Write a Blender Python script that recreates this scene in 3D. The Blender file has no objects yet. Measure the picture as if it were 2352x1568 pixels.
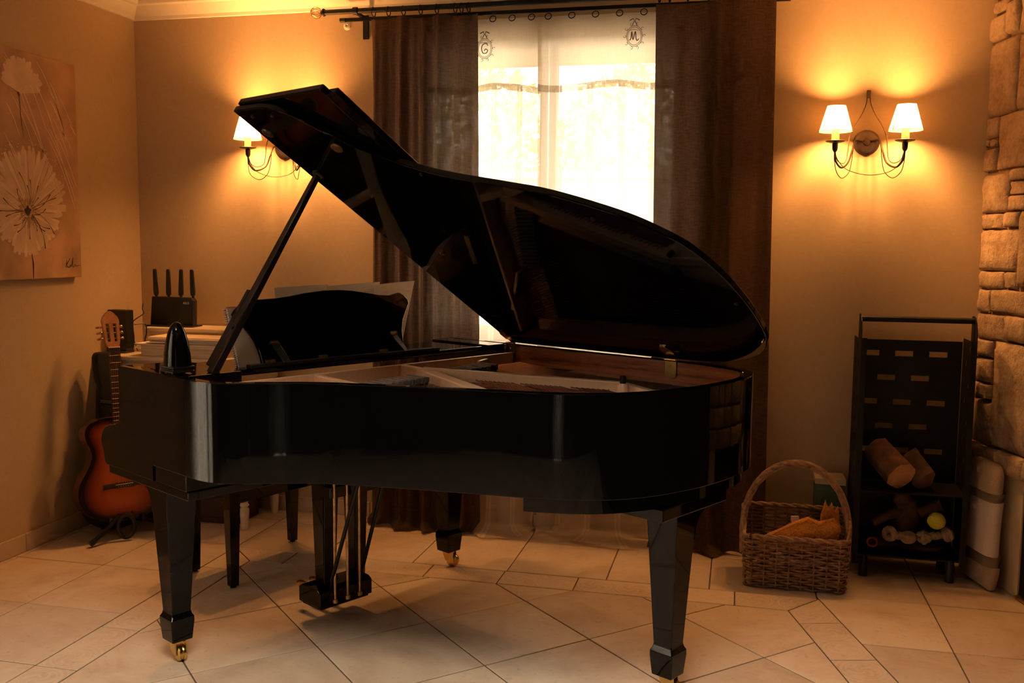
import bpy, bmesh, math, random
from mathutils import Vector, Matrix
random.seed(7)
PI = math.pi
sc = bpy.context.scene
C = sc.collection

# ------------------------------------------------------------------ camera
CAM_H = 1.40
YAW, PITCH, ROLL = -0.231911875, 0.0993563921, 0.00937593529
fw = Vector((math.sin(YAW)*math.cos(PITCH), math.cos(YAW)*math.cos(PITCH), -math.sin(PITCH)))
rt = Vector((math.cos(YAW), -math.sin(YAW), 0)); up = rt.cross(fw)
rt2 = rt*math.cos(ROLL) + up*math.sin(ROLL); up2 = -rt*math.sin(ROLL) + up*math.cos(ROLL)
cam_data = bpy.data.cameras.new('camera'); cam = bpy.data.objects.new('camera', cam_data); C.objects.link(cam)
m = Matrix.Identity(4)
for i in range(3):
    m[i][0] = rt2[i]; m[i][1] = up2[i]; m[i][2] = -fw[i]
m[2][3] = CAM_H
cam.matrix_world = m
cam_data.sensor_width = 36; cam_data.lens = 36*2201.78178/2352; cam_data.clip_start = 0.05
sc.camera = cam

# ------------------------------------------------------------------ world, light, exposure
SKY = (1.0, 0.82, 0.62); SKY_STRENGTH = 18.0
LAMP_W = 46.0; LAMP_COL = (1.0, 0.42, 0.115)
EXPOSURE = 0.20
w_ = bpy.data.worlds.new('sky'); sc.world = w_; w_.use_nodes = True
bg = w_.node_tree.nodes['Background']; bg.inputs[0].default_value = (*SKY, 1); bg.inputs[1].default_value = SKY_STRENGTH
vs = sc.view_settings
vs.view_transform = 'Standard'; vs.look = 'None'; vs.gamma = 1; vs.use_curve_mapping = False; vs.exposure = EXPOSURE
cy = sc.cycles
cy.use_denoising = True
cy.use_adaptive_sampling = True; cy.adaptive_threshold = .05; cy.adaptive_min_samples = 16
cy.max_bounces = 7; cy.diffuse_bounces = 4; cy.glossy_bounces = 4; cy.transmission_bounces = 6; cy.transparent_max_bounces = 12
cy.caustics_reflective = False; cy.caustics_refractive = False
cy.sample_clamp_indirect = 3.0

YB = 4.55; XL = -3.12; ZC = 2.63; YR = -0.95; XR = 1.66      # room shell
WX0, WX1, WZ0, WZ1 = -1.62, -0.24, 0.90, 2.45                # window opening in the back wall
DY0, DY1, DZ1 = 0.70, 2.40, 2.15                             # glazed doors in the left wall
def portal(name, loc, rot, sx, sy):
    d = bpy.data.lights.new(name, 'AREA'); d.shape = 'RECTANGLE'; d.size = sx; d.size_y = sy
    d.cycles.is_portal = True
    o = bpy.data.objects.new(name, d); o.location = loc; o.rotation_euler = rot; C.objects.link(o)
portal('window_portal', ((WX0+WX1)/2, YB+.26, (WZ0+WZ1)/2), (-PI/2, 0, 0), WX1-WX0, WZ1-WZ0)
RX_0, RX_1, RZ_1 = -0.65, -0.25, 2.1                               # wide glazed doors behind the camera
KX_0, KX_1, KY_0, KY_1 = -1.35, 0.05, 0.65, 1.75                # added ceiling opening, out of view, for extra daylight on the floor
portal('added_roof_portal', ((KX_0+KX_1)/2, (KY_0+KY_1)/2, ZC+.30), (0, 0, 0), KX_1-KX_0, KY_1-KY_0)
portal('rear_portal', ((RX_0+RX_1)/2, YR-.26, RZ_1/2), (PI/2, 0, 0), RX_1-RX_0, RZ_1)
portal('door_portal', (XL-.26, (DY0+DY1)/2, DZ1/2), (0, -PI/2, 0), DZ1, DY1-DY0)

# ------------------------------------------------------------------ materials
MATS = {}
def newmat(name):
    mt = bpy.data.materials.new(name); mt.use_nodes = True
    nt = mt.node_tree; MATS[name] = mt
    return mt, nt, nt.nodes['Principled BSDF']
def N(nt, typ, **kw):
    n = nt.nodes.new(typ)
    for k, v in kw.items():
        if k in n.inputs: n.inputs[k].default_value = v
        else: setattr(n, k, v)
    return n
def L(nt, a, b): nt.links.new(a, b)
def coords(nt, scale=(1,1,1), kind='Object'):
    tc = N(nt, 'ShaderNodeTexCoord'); mp = N(nt, 'ShaderNodeMapping'); mp.inputs['Scale'].default_value = scale
    L(nt, tc.outputs[kind], mp.inputs['Vector']); return mp.outputs['Vector']
def ramp(nt, fac, stops):
    r = N(nt, 'ShaderNodeValToRGB'); e = r.color_ramp.elements
    while len(e) < len(stops): e.new(0.5)
    for i, (p, c) in enumerate(stops): e[i].position = p; e[i].color = (*c, 1)
    L(nt, fac, r.inputs['Fac']); return r.outputs['Color']
def simple(name, col, rough=.5, metal=0, var=.12, scale=30, bump=0, spec=None, stretch=(1,1,1), sheen=0):
    mt, nt, b = newmat(name)
    b.inputs['Roughness'].default_value = rough; b.inputs['Metallic'].default_value = metal
    if spec is not None: b.inputs['Specular IOR Level'].default_value = spec
    if sheen: b.inputs['Sheen Weight'].default_value = sheen
    v = coords(nt, stretch)
    no = N(nt, 'ShaderNodeTexNoise', Scale=scale, Detail=4.0)
    L(nt, v, no.inputs['Vector'])
    lo = tuple(c*(1-var) for c in col); hi = tuple(min(1, c*(1+var)) for c in col)
    L(nt, ramp(nt, no.outputs['Fac'], [(.3, lo), (.7, hi)]), b.inputs['Base Color'])
    if bump:
        bp = N(nt, 'ShaderNodeBump', Strength=bump, Distance=.004); L(nt, no.outputs['Fac'], bp.inputs['Height'])
        L(nt, bp.outputs['Normal'], b.inputs['Normal'])
    return mt
simple('plaster', (.47,.345,.21), .9, var=.03, scale=60, bump=.06)
simple('ceiling_paint', (.78,.70,.56), .9, var=.02, scale=40)
simple('skirting', (.55,.42,.29), .5, var=.10, scale=8, bump=.03)
simple('grout', (.12,.085,.06), .9, var=.2, scale=80)
simple('lacquer', (.0020,.0020,.0023), .035, var=.0, scale=5, spec=.28)
simple('satin_black', (.012,.011,.011), .32, var=.2, scale=60)
simple('black_plastic', (.010,.010,.011), .42, var=.2, scale=90)
simple('black_metal', (.007,.006,.006), .55, var=.25, scale=120, bump=.05, spec=.3)
simple('black_cloth', (.010,.009,.009), .95, var=.3, scale=200, bump=.2)
simple('brass', (.62,.42,.13), .24, 1, var=.12, scale=20)
simple('aged_brass', (.50,.31,.14), .34, 1, var=.25, scale=40)
simple('bronze_paint', (.82,.55,.36), .40, .10, var=.06, scale=60, bump=.02)
simple('soundboard', (.20,.095,.05), .5, var=.2, scale=6, stretch=(1,12,1))
simple('felt_dark', (.035,.012,.010), .9, var=.3, scale=120)
simple('damper_felt', (.16,.14,.13), .8, var=.3, scale=60)
simple('copper_string', (.17,.075,.055), .5, .5, var=.1, scale=30)
simple('rust_iron', (.032,.018,.012), .6, .3, var=.5, scale=60, bump=.2)
simple('dark_wire', (.05,.03,.018), .45, .6, var=.3, scale=80)
simple('paper', (.80,.70,.60), .8, var=.05, scale=10)
simple('print_ink', (.16,.13,.12), .8, var=.1, scale=50)
simple('paper_edge', (.66,.53,.36), .85, var=.28, scale=3, stretch=(1,1,60))
simple('painted_wood', (.72,.60,.44), .45, var=.06, scale=12, bump=.03)
simple('white_paint', (.72,.66,.56), .4, var=.05, scale=20)
simple('pink_card', (.55,.22,.30), .6, var=.1, scale=30)
simple('white_plastic', (.72,.68,.62), .35, var=.05, scale=30)
simple('glass_clear', (.75,.62,.45), .08, .6, var=.05, scale=30)
simple('guitar_side', (.10,.022,.012), .22, var=.3, scale=8, stretch=(1,1,8))
simple('guitar_neck', (.30,.12,.045), .35, var=.25, scale=9, stretch=(6,6,1), bump=.03)
simple('log_bark_dark', (.07,.035,.02), .9, var=.5, scale=18, bump=.6)
simple('rosewood', (.035,.018,.012), .45, var=.4, scale=12, stretch=(8,8,1))
simple('ivory', (.75,.62,.40), .4, var=.05, scale=30)
simple('wicker', (.27,.155,.085), .65, var=.45, scale=45, bump=.3)
simple('orange_net', (.62,.25,.035), .8, var=.3, scale=140, bump=.5)
simple('log_bark', (.13,.062,.032), .9, var=.5, scale=18, bump=.6, stretch=(1,1,.5))
simple('log_end', (.50,.27,.12), .8, var=.25, scale=14, bump=.3)
simple('tennis_felt', (.62,.60,.03), .95, var=.1, scale=120, bump=.3)
simple('toy_rope', (.36,.27,.19), .95, var=.25, scale=60, bump=.5)
simple('toy_brown', (.13,.06,.035), .95, var=.35, scale=50, bump=.5)
simple('toy_red', (.28,.02,.015), .7, var=.2, scale=30)
simple('green_card', (.10,.16,.11), .8, var=.1, scale=30)
simple('cushion_beige', (.44,.33,.22), .95, var=.12, scale=220, bump=.3)
simple('cushion_white', (.74,.62,.56), .95, var=.06, scale=220, bump=.3)
simple('cushion_band', (.20,.155,.10), .95, var=.1, scale=220, bump=.3)
def stone_mat():
    mt, nt, b = newmat('stone'); v = coords(nt)
    oi = N(nt, 'ShaderNodeObjectInfo')
    n1 = N(nt, 'ShaderNodeTexNoise', Scale=9.0, Detail=8.0, Roughness=.65); n2 = N(nt, 'ShaderNodeTexNoise', Scale=48.0, Detail=6.0, Roughness=.7)
    L(nt, v, n1.inputs['Vector']); L(nt, v, n2.inputs['Vector'])
    ad = N(nt, 'ShaderNodeMath', operation='MULTIPLY_ADD'); L(nt, n2.outputs['Fac'], ad.inputs[0]); ad.inputs[1].default_value = .6; L(nt, n1.outputs['Fac'], ad.inputs[2])
    c = ramp(nt, ad.outputs[0], [(.55,(.22,.145,.09)), (.75,(.42,.29,.185)), (1.0,(.60,.44,.29))])
    rv = N(nt, 'ShaderNodeMapRange'); L(nt, oi.outputs['Random'], rv.inputs[0]); rv.inputs[3].default_value = .75; rv.inputs[4].default_value = 1.1
    hs = N(nt, 'ShaderNodeHueSaturation'); L(nt, rv.outputs[0], hs.inputs['Value']); L(nt, c, hs.inputs['Color']); L(nt, hs.outputs['Color'], b.inputs['Base Color'])
    bp = N(nt, 'ShaderNodeBump', Strength=.9, Distance=.02); L(nt, ad.outputs[0], bp.inputs['Height']); L(nt, bp.outputs['Normal'], b.inputs['Normal'])
    b.inputs['Roughness'].default_value = .92
stone_mat()
simple('mortar', (.25,.165,.10), .95, var=.25, scale=30, bump=.6)
simple('hearth_plaster', (.55,.44,.29), .9, var=.06, scale=20, bump=.1)
simple('canvas_ground', (.40,.235,.13), .85, var=.45, scale=4.5, bump=.1)
simple('canvas_edge', (.50,.33,.19), .85, var=.1, scale=20)
simple('paint_cream', (.62,.43,.28), .8, var=.16, scale=14, bump=.2)
simple('paint_bloom', (.43,.26,.145), .8, var=.30, scale=9, bump=.2)
simple('paint_pale', (.70,.52,.35), .8, var=.12, scale=16, bump=.2)
simple('paint_rust', (.30,.115,.045), .8, var=.3, scale=30)
simple('paint_dark', (.025,.014,.010), .8, var=.2, scale=30)
simple('paving', (.62,.58,.52), .9, var=.12, scale=3)
simple('garden_render', (.72,.66,.56), .9, var=.06, scale=3)
simple('leaf', (.50,.52,.30), .6, var=.3, scale=6)
simple('tree_bark', (.16,.11,.07), .9, var=.3, scale=12, bump=.4)
simple('candle_wax', (.72,.55,.30), .6, var=.08, scale=20)
simple('oak_frame', (.30,.19,.10), .5, var=.2, scale=14)
simple('dark_unseen_wall', (.022,.015,.011), .6, var=.3, scale=8, stretch=(8,8,1))  # unseen walls coloured dark to cut fill light and piano reflections
simple('dark_red_wood', (.045,.010,.008), .5, var=.3, scale=14)

def wood_inner():
    mt, nt, b = newmat('mahogany')
    v = coords(nt, (1.2, 1.2, 22))
    no = N(nt, 'ShaderNodeTexNoise', Scale=2.2, Detail=5.0, Distortion=.4); L(nt, v, no.inputs['Vector'])
    v2 = coords(nt, (30, 30, 200)); n2 = N(nt, 'ShaderNodeTexNoise', Scale=2.0, Detail=2.0); L(nt, v2, n2.inputs['Vector'])
    mx = N(nt, 'ShaderNodeMath', operation='MULTIPLY_ADD'); L(nt, n2.outputs['Fac'], mx.inputs[0]); mx.inputs[1].default_value = .25; L(nt, no.outputs['Fac'], mx.inputs[2])
    L(nt, ramp(nt, mx.outputs[0], [(.44,(.17,.045,.014)), (.60,(.38,.12,.038)), (.80,(.52,.19,.07))]), b.inputs['Base Color'])
    b.inputs['Roughness'].default_value = .3
wood_inner()

def tile_mat(name, strip=False):
    mt, nt, b = newmat(name)
    v = coords(nt, (1,1,1))
    oi = N(nt, 'ShaderNodeObjectInfo')
    ad = N(nt, 'ShaderNodeVectorMath', operation='MULTIPLY_ADD'); ad.inputs[1].default_value = (1,1,1)
    cx = N(nt, 'ShaderNodeCombineXYZ'); mu = N(nt, 'ShaderNodeMath', operation='MULTIPLY'); mu.inputs[1].default_value = 37.0
    L(nt, oi.outputs['Random'], mu.inputs[0]); L(nt, mu.outputs[0], cx.inputs[2])
    L(nt, v, ad.inputs[0]); L(nt, cx.outputs[0], ad.inputs[2])
    no = N(nt, 'ShaderNodeTexNoise', Scale=3.6, Detail=6.0, Roughness=.62, Distortion=.5); L(nt, ad.outputs[0], no.inputs['Vector'])
    col = ramp(nt, no.outputs['Fac'], [(.25,(.56,.41,.29)), (.5,(.73,.58,.44)), (.72,(.82,.69,.54))])
    n2 = N(nt, 'ShaderNodeTexNoise', Scale=45.0, Detail=4.0, Roughness=.7); L(nt, ad.outputs[0], n2.inputs['Vector'])
    sp = ramp(nt, n2.outputs['Fac'], [(.28,(.62,.58,.55)), (.42,(1,1,1))])
    mx = N(nt, 'ShaderNodeMix', data_type='RGBA', blend_type='MULTIPLY'); mx.inputs[0].default_value = .55
    L(nt, col, mx.inputs[6]); L(nt, sp, mx.inputs[7])
    rv = N(nt, 'ShaderNodeMapRange'); L(nt, oi.outputs['Random'], rv.inputs[0]); rv.inputs[3].default_value = .86; rv.inputs[4].default_value = 1.06
    hs = N(nt, 'ShaderNodeHueSaturation'); L(nt, rv.outputs[0], hs.inputs['Value']); L(nt, mx.outputs[2], hs.inputs['Color'])
    outc = hs.outputs['Color']; h = no.outputs['Fac']
    if strip:   # moulded rosettes: two round medallions with scrolls in each border tile
        uv = N(nt, 'ShaderNodeUVMap'); uv.uv_map = 'UVMap'
        se = N(nt, 'ShaderNodeSeparateXYZ'); L(nt, uv.outputs[0], se.inputs[0])
        fr = N(nt, 'ShaderNodeMath', operation='FRACT'); L(nt, se.outputs[0], fr.inputs[0])
        def mth(op, a, bb):
            q = N(nt, 'ShaderNodeMath', operation=op)
            for i, s in enumerate((a, bb)):
                if isinstance(s, (int, float)): q.inputs[i].default_value = s
                else: L(nt, s, q.inputs[i])
            return q.outputs[0]
        dx = mth('SUBTRACT', fr.outputs[0], .5); dy = mth('SUBTRACT', se.outputs[1], .5)
        r = mth('SQRT', mth('ADD', mth('MULTIPLY', dx, dx), mth('MULTIPLY', dy, dy)), 0)
        an = mth('ARCTAN2', dy, dx)
        ring = mth('LESS_THAN', mth('ABSOLUTE', mth('SUBTRACT', r, .43), 0), .028)
        ring2 = mth('LESS_THAN', mth('ABSOLUTE', mth('SUBTRACT', r, .34), 0), .014)
        swirl = mth('GREATER_THAN', mth('SINE', mth('ADD', mth('MULTIPLY', an, 4), mth('MULTIPLY', r, 26)), 0), .45)
        sw = mth('MULTIPLY', swirl, mth('LESS_THAN', r, .31))
        corner = mth('MULTIPLY', mth('GREATER_THAN', mth('SINE', mth('MULTIPLY', r, 60), 0), .2), mth('GREATER_THAN', r, .50))
        allm = mth('MINIMUM', mth('ADD', mth('ADD', ring, ring2), mth('ADD', sw, corner)), 1.0)
        m2 = N(nt, 'ShaderNodeMix', data_type='RGBA'); L(nt, mth('MULTIPLY', allm, .42), m2.inputs[0])
        L(nt, outc, m2.inputs[6]); m2.inputs[7].default_value = (.80,.66,.50,1)
        outc = m2.outputs[2]; h = mth('ADD', mth('MULTIPLY', allm, 1.6), h)
    L(nt, outc, b.inputs['Base Color'])
    bp = N(nt, 'ShaderNodeBump', Strength=.25, Distance=.002); L(nt, h, bp.inputs['Height']); L(nt, bp.outputs['Normal'], b.inputs['Normal'])
    b.inputs['Roughness'].default_value = .42
tile_mat('floor_tile'); tile_mat('border_tile', True)

def fabric(name, col, transl, transp, stripes=False, weave=900, slub=1.0):
    mt, nt, b = newmat(name)
    nt.nodes.remove(b); out = nt.nodes['Material Output']
    v = coords(nt, (1,1,1), 'UV')
    wx = N(nt, 'ShaderNodeTexWave', wave_type='BANDS', bands_direction='X', Scale=weave/6.28, Distortion=1.5, Detail=2.0); L(nt, v, wx.inputs['Vector'])
    wz = N(nt, 'ShaderNodeTexWave', wave_type='BANDS', bands_direction='Y', Scale=weave/6.28, Distortion=1.5, Detail=2.0); L(nt, v, wz.inputs['Vector'])
    n = N(nt, 'ShaderNodeTexNoise', Scale=6.0, Detail=6.0, Roughness=.75); 
    vs_ = coords(nt, (26, 2, 1), 'UV'); L(nt, vs_, n.inputs['Vector'])
    n3 = N(nt, 'ShaderNodeTexNoise', Scale=6.0, Detail=6.0, Roughness=.75); vs3 = coords(nt, (2, 26, 1), 'UV'); L(nt, vs3, n3.inputs['Vector'])
    s = N(nt, 'ShaderNodeMath', operation='ADD'); L(nt, n.outputs['Fac'], s.inputs[0]); L(nt, n3.outputs['Fac'], s.inputs[1])
    lo = tuple(c*(1-.45*slub) for c in col); hi = tuple(min(1, c*(1+.35*slub)) for c in col)
    mr = N(nt, 'ShaderNodeMapRange'); L(nt, s.outputs[0], mr.inputs[0]); mr.inputs[1].default_value = .75; mr.inputs[2].default_value = 1.25
    cc = ramp(nt, mr.outputs[0], [(0, lo), (1, hi)])
    d = N(nt, 'ShaderNodeBsdfDiffuse'); t = N(nt, 'ShaderNodeBsdfTranslucent'); tr = N(nt, 'ShaderNodeBsdfTransparent')
    L(nt, cc, d.inputs[0]); L(nt, cc, t.inputs[0])
    bw = N(nt, 'ShaderNodeMath', operation='ADD'); L(nt, wx.outputs['Fac'], bw.inputs[0]); L(nt, wz.outputs['Fac'], bw.inputs[1])
    bp = N(nt, 'ShaderNodeBump', Strength=.25, Distance=.001); L(nt, bw.outputs[0], bp.inputs['Height']); L(nt, bp.outputs['Normal'], d.inputs['Normal'])
    m1 = N(nt, 'ShaderNodeMixShader'); m1.inputs[0].default_value = transl; L(nt, d.outputs[0], m1.inputs[1]); L(nt, t.outputs[0], m1.inputs[2])
    m2 = N(nt, 'ShaderNodeMixShader'); L(nt, m1.outputs[0], m2.inputs[1]); L(nt, tr.outputs[0], m2.inputs[2])
    if stripes:   # denser woven stripes, plain linen header above the drawn-thread band
        se = N(nt, 'ShaderNodeSeparateXYZ'); tc = N(nt, 'ShaderNodeTexCoord'); L(nt, tc.outputs['UV'], se.inputs[0])
        mu = N(nt, 'ShaderNodeMath', operation='MULTIPLY'); L(nt, se.outputs[0], mu.inputs[0]); mu.inputs[1].default_value = 1/.19
        fr = N(nt, 'ShaderNodeMath', operation='FRACT'); L(nt, mu.outputs[0], fr.inputs[0])
        st = N(nt, 'ShaderNodeValToRGB'); st.color_ramp.interpolation = 'CONSTANT'; e = st.color_ramp.elements
        for _ in range(3): e.new(.5)
        for i, (p, g) in enumerate([(0, transp), (.60, transp*.15), (.68, transp*.7), (.72, transp*.15), (.80, transp)]): e[i].position = p; e[i].color = (g, g, g, 1)
        L(nt, fr.outputs[0], st.inputs[0])
        hd = N(nt, 'ShaderNodeMath', operation='GREATER_THAN'); L(nt, se.outputs[1], hd.inputs[0]); hd.inputs[1].default_value = 2.15
        mm = N(nt, 'ShaderNodeMix', data_type='FLOAT'); L(nt, hd.outputs[0], mm.inputs[0]); L(nt, st.outputs[0], mm.inputs[2]); mm.inputs[3].default_value = transp*.35
        L(nt, mm.outputs[0], m2.inputs[0])
    else:
        m2.inputs[0].default_value = transp
    L(nt, m2.outputs[0], out.inputs[0])
fabric('curtain_brown', (.110,.064,.040), .27, 0.012)
fabric('sheer', (.93,.85,.72), .60, .24, stripes=True, slub=.15)
fabric('dimming_voile', (.85,.80,.74), .70, .05)
fabric('rear_dimming_voile', (.30,.28,.27), .5, 0.0)
fabric('sheer_hem', (.62,.52,.36), .5, .22)
fabric('shade_cloth', (.93,.78,.52), .80, 0.0, weave=1400, slub=.2)

def glass():
    mt, nt, b = newmat('window_glass'); nt.nodes.remove(b); out = nt.nodes['Material Output']
    tr = N(nt, 'ShaderNodeBsdfTransparent'); gl = N(nt, 'ShaderNodeBsdfGlossy', Roughness=.02)
    fr = N(nt, 'ShaderNodeFresnel', IOR=1.45); mx = N(nt, 'ShaderNodeMixShader')
    L(nt, fr.outputs[0], mx.inputs[0]); L(nt, tr.outputs[0], mx.inputs[1]); L(nt, gl.outputs[0], mx.inputs[2]); L(nt, mx.outputs[0], out.inputs[0])
    mt, nt, b = newmat('bulb_glow')
    b.inputs['Emission Color'].default_value = (*LAMP_COL, 1); b.inputs['Emission Strength'].default_value = 60
glass()

def sunburst():
    mt, nt, b = newmat('sunburst_top')
    uv = N(nt, 'ShaderNodeUVMap'); uv.uv_map = 'UVMap'
    se = N(nt, 'ShaderNodeSeparateXYZ'); L(nt, uv.outputs[0], se.inputs[0])
    v = coords(nt, (1, 40, 40)); no = N(nt, 'ShaderNodeTexNoise', Scale=3.0, Detail=3.0); L(nt, v, no.inputs['Vector'])
    ml = N(nt, 'ShaderNodeMath', operation='MULTIPLY_ADD'); L(nt, no.outputs['Fac'], ml.inputs[0]); ml.inputs[1].default_value = .05; L(nt, se.outputs[0], ml.inputs[2])
    L(nt, ramp(nt, ml.outputs[0], [(.0,(.008,.003,.003)), (.16,(.018,.005,.003)), (.48,(.22,.034,.008)), (.95,(.40,.085,.018))]), b.inputs['Base Color'])
    b.inputs['Roughness'].default_value = .2
sunburst()

# ------------------------------------------------------------------ mesh helpers
class MB:
    def __init__(s): s.v = []; s.f = []; s.uv = None
    def add(s, v, f):
        o = len(s.v); s.v += [Vector(p) for p in v]; s.f += [tuple(i+o for i in q) for q in f]; return s
    def box(s, c, d, rz=0.0, M=None):
        hx, hy, hz = d[0]/2, d[1]/2, d[2]/2; v = []
        ca, sa = math.cos(rz), math.sin(rz)
        for z in (-hz, hz):
            for x, y in ((-hx,-hy),(hx,-hy),(hx,hy),(-hx,hy)):
                v.append((c[0]+x*ca-y*sa, c[1]+x*sa+y*ca, c[2]+z))
        return s.add(v, [(0,3,2,1),(4,5,6,7),(0,1,5,4),(1,2,6,5),(2,3,7,6),(3,0,4,7)])
    def hexa(s, v8):
        return s.add(v8, [(0,3,2,1),(4,5,6,7),(0,1,5,4),(1,2,6,5),(2,3,7,6),(3,0,4,7)])
    def tube(s, pts, r, seg=8, closed=False, caps=True):
        pts = [Vector(p) for p in pts]; n = len(pts); rr = r if isinstance(r, (list, tuple)) else [r]*n
        o = len(s.v); prev = None
        for i, p in enumerate(pts):
            a = pts[i-1] if (i > 0 or closed) else p; b = pts[(i+1) % n] if (i < n-1 or closed) else p
            t = (b-a).normalized() if (b-a).length > 1e-9 else Vector((0,0,1))
            if prev is None:
                h = Vector((0,0,1)) if abs(t.z) < .9 else Vector((1,0,0)); nx = t.cross(h).normalized()
            else:
                nx = (prev - t*prev.dot(t)); nx = nx.normalized() if nx.length > 1e-6 else t.orthogonal().normalized()
            prev = nx; ny = t.cross(nx)
            for k in range(seg):
                an = 2*PI*k/seg; s.v.append(p + nx*math.cos(an)*rr[i] + ny*math.sin(an)*rr[i])
        m_ = n if closed else n-1
        for i in range(m_):
            for k in range(seg):
                a0 = o+i*seg+k; a1 = o+i*seg+(k+1) % seg; b0 = o+((i+1) % n)*seg+k; b1 = o+((i+1) % n)*seg+(k+1) % seg
                s.f.append((a0, a1, b1, b0))
        if caps and not closed:
            s.f.append(tuple(o+k for k in reversed(range(seg)))); s.f.append(tuple(o+(n-1)*seg+k for k in range(seg)))
        return s
    def lathe(s, prof, c, seg=20, axis=(0,0,1)):
        ax = Vector(axis).normalized(); nx = ax.orthogonal().normalized(); ny = ax.cross(nx); o = len(s.v); c = Vector(c)
        for r, z in prof:
            for k in range(seg):
                an = 2*PI*k/seg; s.v.append(c + ax*z + (nx*math.cos(an)+ny*math.sin(an))*max(r, 1e-4))
        for i in range(len(prof)-1):
            for k in range(seg):
                s.f.append((o+i*seg+k, o+i*seg+(k+1) % seg, o+(i+1)*seg+(k+1) % seg, o+(i+1)*seg+k))
        return s
    def prism(s, poly, fn0, fn1):      # poly of 2d points, two maps to 3d
        n = len(poly); v = [fn0(*p) for p in poly] + [fn1(*p) for p in poly]
        return s.add(v, [tuple(reversed(range(n))), tuple(range(n, 2*n))] + [(i, (i+1) % n, n+(i+1) % n, n+i) for i in range(n)])
    def blob(s, c, r, seg=10, rings=7, jit=0.0, rnd=random, rot=None):
        o = len(s.v); c = Vector(c); rx, ry, rz = r if isinstance(r, (tuple, list)) else (r, r, r)
        for i in range(rings+1):
            th = PI*i/rings
            for k in range(seg):
                ph = 2*PI*k/seg; j = 1+rnd.uniform(-jit, jit)
                p = Vector((rx*math.sin(th)*math.cos(ph)*j, ry*math.sin(th)*math.sin(ph)*j, rz*math.cos(th)*j))
                if rot: p = rot @ p
                s.v.append(c+p)
        for i in range(rings):
            for k in range(seg):
                s.f.append((o+i*seg+k, o+(i+1)*seg+k, o+(i+1)*seg+(k+1) % seg, o+i*seg+(k+1) % seg))
        return s

def wloc(o):
    v = Vector((0,0,0))
    while o is not None: v = v + o.location; o = o.parent
    return v
def obj(name, mb, mat, parent=None, smooth=40, bevel=0, seg=2, uvf=None, keep=None):
    base = wloc(parent) if parent is not None else None
    if base is None:
        xs = [p.x for p in mb.v]; ys = [p.y for p in mb.v]; zs = [p.z for p in mb.v]
        base = Vector(((min(xs)+max(xs))/2, (min(ys)+max(ys))/2, min(zs)))
    me = bpy.data.meshes.new(name); me.from_pydata([tuple(p-base) for p in mb.v], [], mb.f)
    bm = bmesh.new(); bm.from_mesh(me)
    bmesh.ops.remove_doubles(bm, verts=bm.verts, dist=1e-6) if bevel else None
    bmesh.ops.recalc_face_normals(bm, faces=bm.faces)
    if bevel:
        ed = [e for e in bm.edges if len(e.link_faces) == 2 and e.calc_face_angle(0) > .5 and not (keep and all(keep(v.co+base) for v in e.verts))]
        bmesh.ops.bevel(bm, geom=ed, offset=bevel, segments=seg, profile=.5, affect='EDGES', clamp_overlap=True)
    bm.to_mesh(me); bm.free()
    if uvf:
        ul = me.uv_layers.new(name='UVMap')
        for lp in me.loops: ul.data[lp.index].uv = uvf(Vector(me.vertices[lp.vertex_index].co)+base)
    if bevel and seg == 2: smooth = min(smooth, 17)
    if smooth:
        for p in me.polygons: p.use_smooth = True
        me.set_sharp_from_angle(angle=math.radians(smooth))
    me.materials.append(MATS[mat])
    o = bpy.data.objects.new(name, me); C.objects.link(o)
    if parent is not None: o.parent = parent
    else: o.location = base
    return o
def tag(o, label, cat, group=None):
    o['label'] = label; o['category'] = cat
    if group: o['group'] = group
    return o
def thing(name, label, cat, loc, group=None):
    o = bpy.data.objects.new(name, None); C.objects.link(o); o.location = loc; o.empty_display_size = .05
    return tag(o, label, cat, group)
def struct(o): o['kind'] = 'structure'; return o
def root_struct(name, loc=(0,0,0)):
    o = bpy.data.objects.new(name, None); C.objects.link(o); o.location = loc; o['kind'] = 'structure'; return o
def crom(pts, n=6, closed=False):
    pts = [Vector(p) for p in pts]; out = []; m_ = len(pts)
    rng = range(m_) if closed else range(m_-1)
    for i in rng:
        p0 = pts[i-1] if (i > 0 or closed) else pts[0]*2-pts[1]
        p1 = pts[i]; p2 = pts[(i+1) % m_]
        p3 = pts[(i+2) % m_] if (i+2 < m_ or closed) else pts[-1]*2-pts[-2]
        for k in range(n):
            t = k/n; t2 = t*t; t3 = t2*t
            out.append(.5*((2*p1)+(-p0+p2)*t+(2*p0-5*p1+4*p2-p3)*t2+(-p0+3*p1-3*p2+p3)*t3))
    if not closed: out.append(pts[-1])
    return out

# ------------------------------------------------------------------ room shell
T = .25
SD = Vector((math.sin(math.radians(15)), -math.cos(math.radians(15)), 0))   # run of the stone wall
SN = Vector((-math.cos(math.radians(15)), -math.sin(math.radians(15)), 0))  # its face looks into the room
S0 = Vector((1.03, 4.55, 0)); SLEN = 1.15
SE = S0 + SD*SLEN
def boxes(*bs):
    mb = MB()
    for x0, x1, y0, y1, z0, z1 in bs: mb.box(((x0+x1)/2, (y0+y1)/2, (z0+z1)/2), (x1-x0, y1-y0, z1-z0))
    return mb
wb = struct(obj('wall_back', boxes((XL-T, WX0, YB, YB+T, -.05, ZC), (WX1, 1.4, YB, YB+T, -.05, ZC), (WX0, WX1, YB, YB+T, -.05, WZ0), (WX0, WX1, YB, YB+T, WZ1, ZC)), 'plaster', smooth=0))
wl = struct(obj('wall_left', boxes((XL-T, XL, DY1, YB, -.05, ZC), (XL-T, XL, YR, DY0, -.05, ZC), (XL-T, XL, DY0, DY1, DZ1, ZC)), 'plaster', smooth=0))
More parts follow.
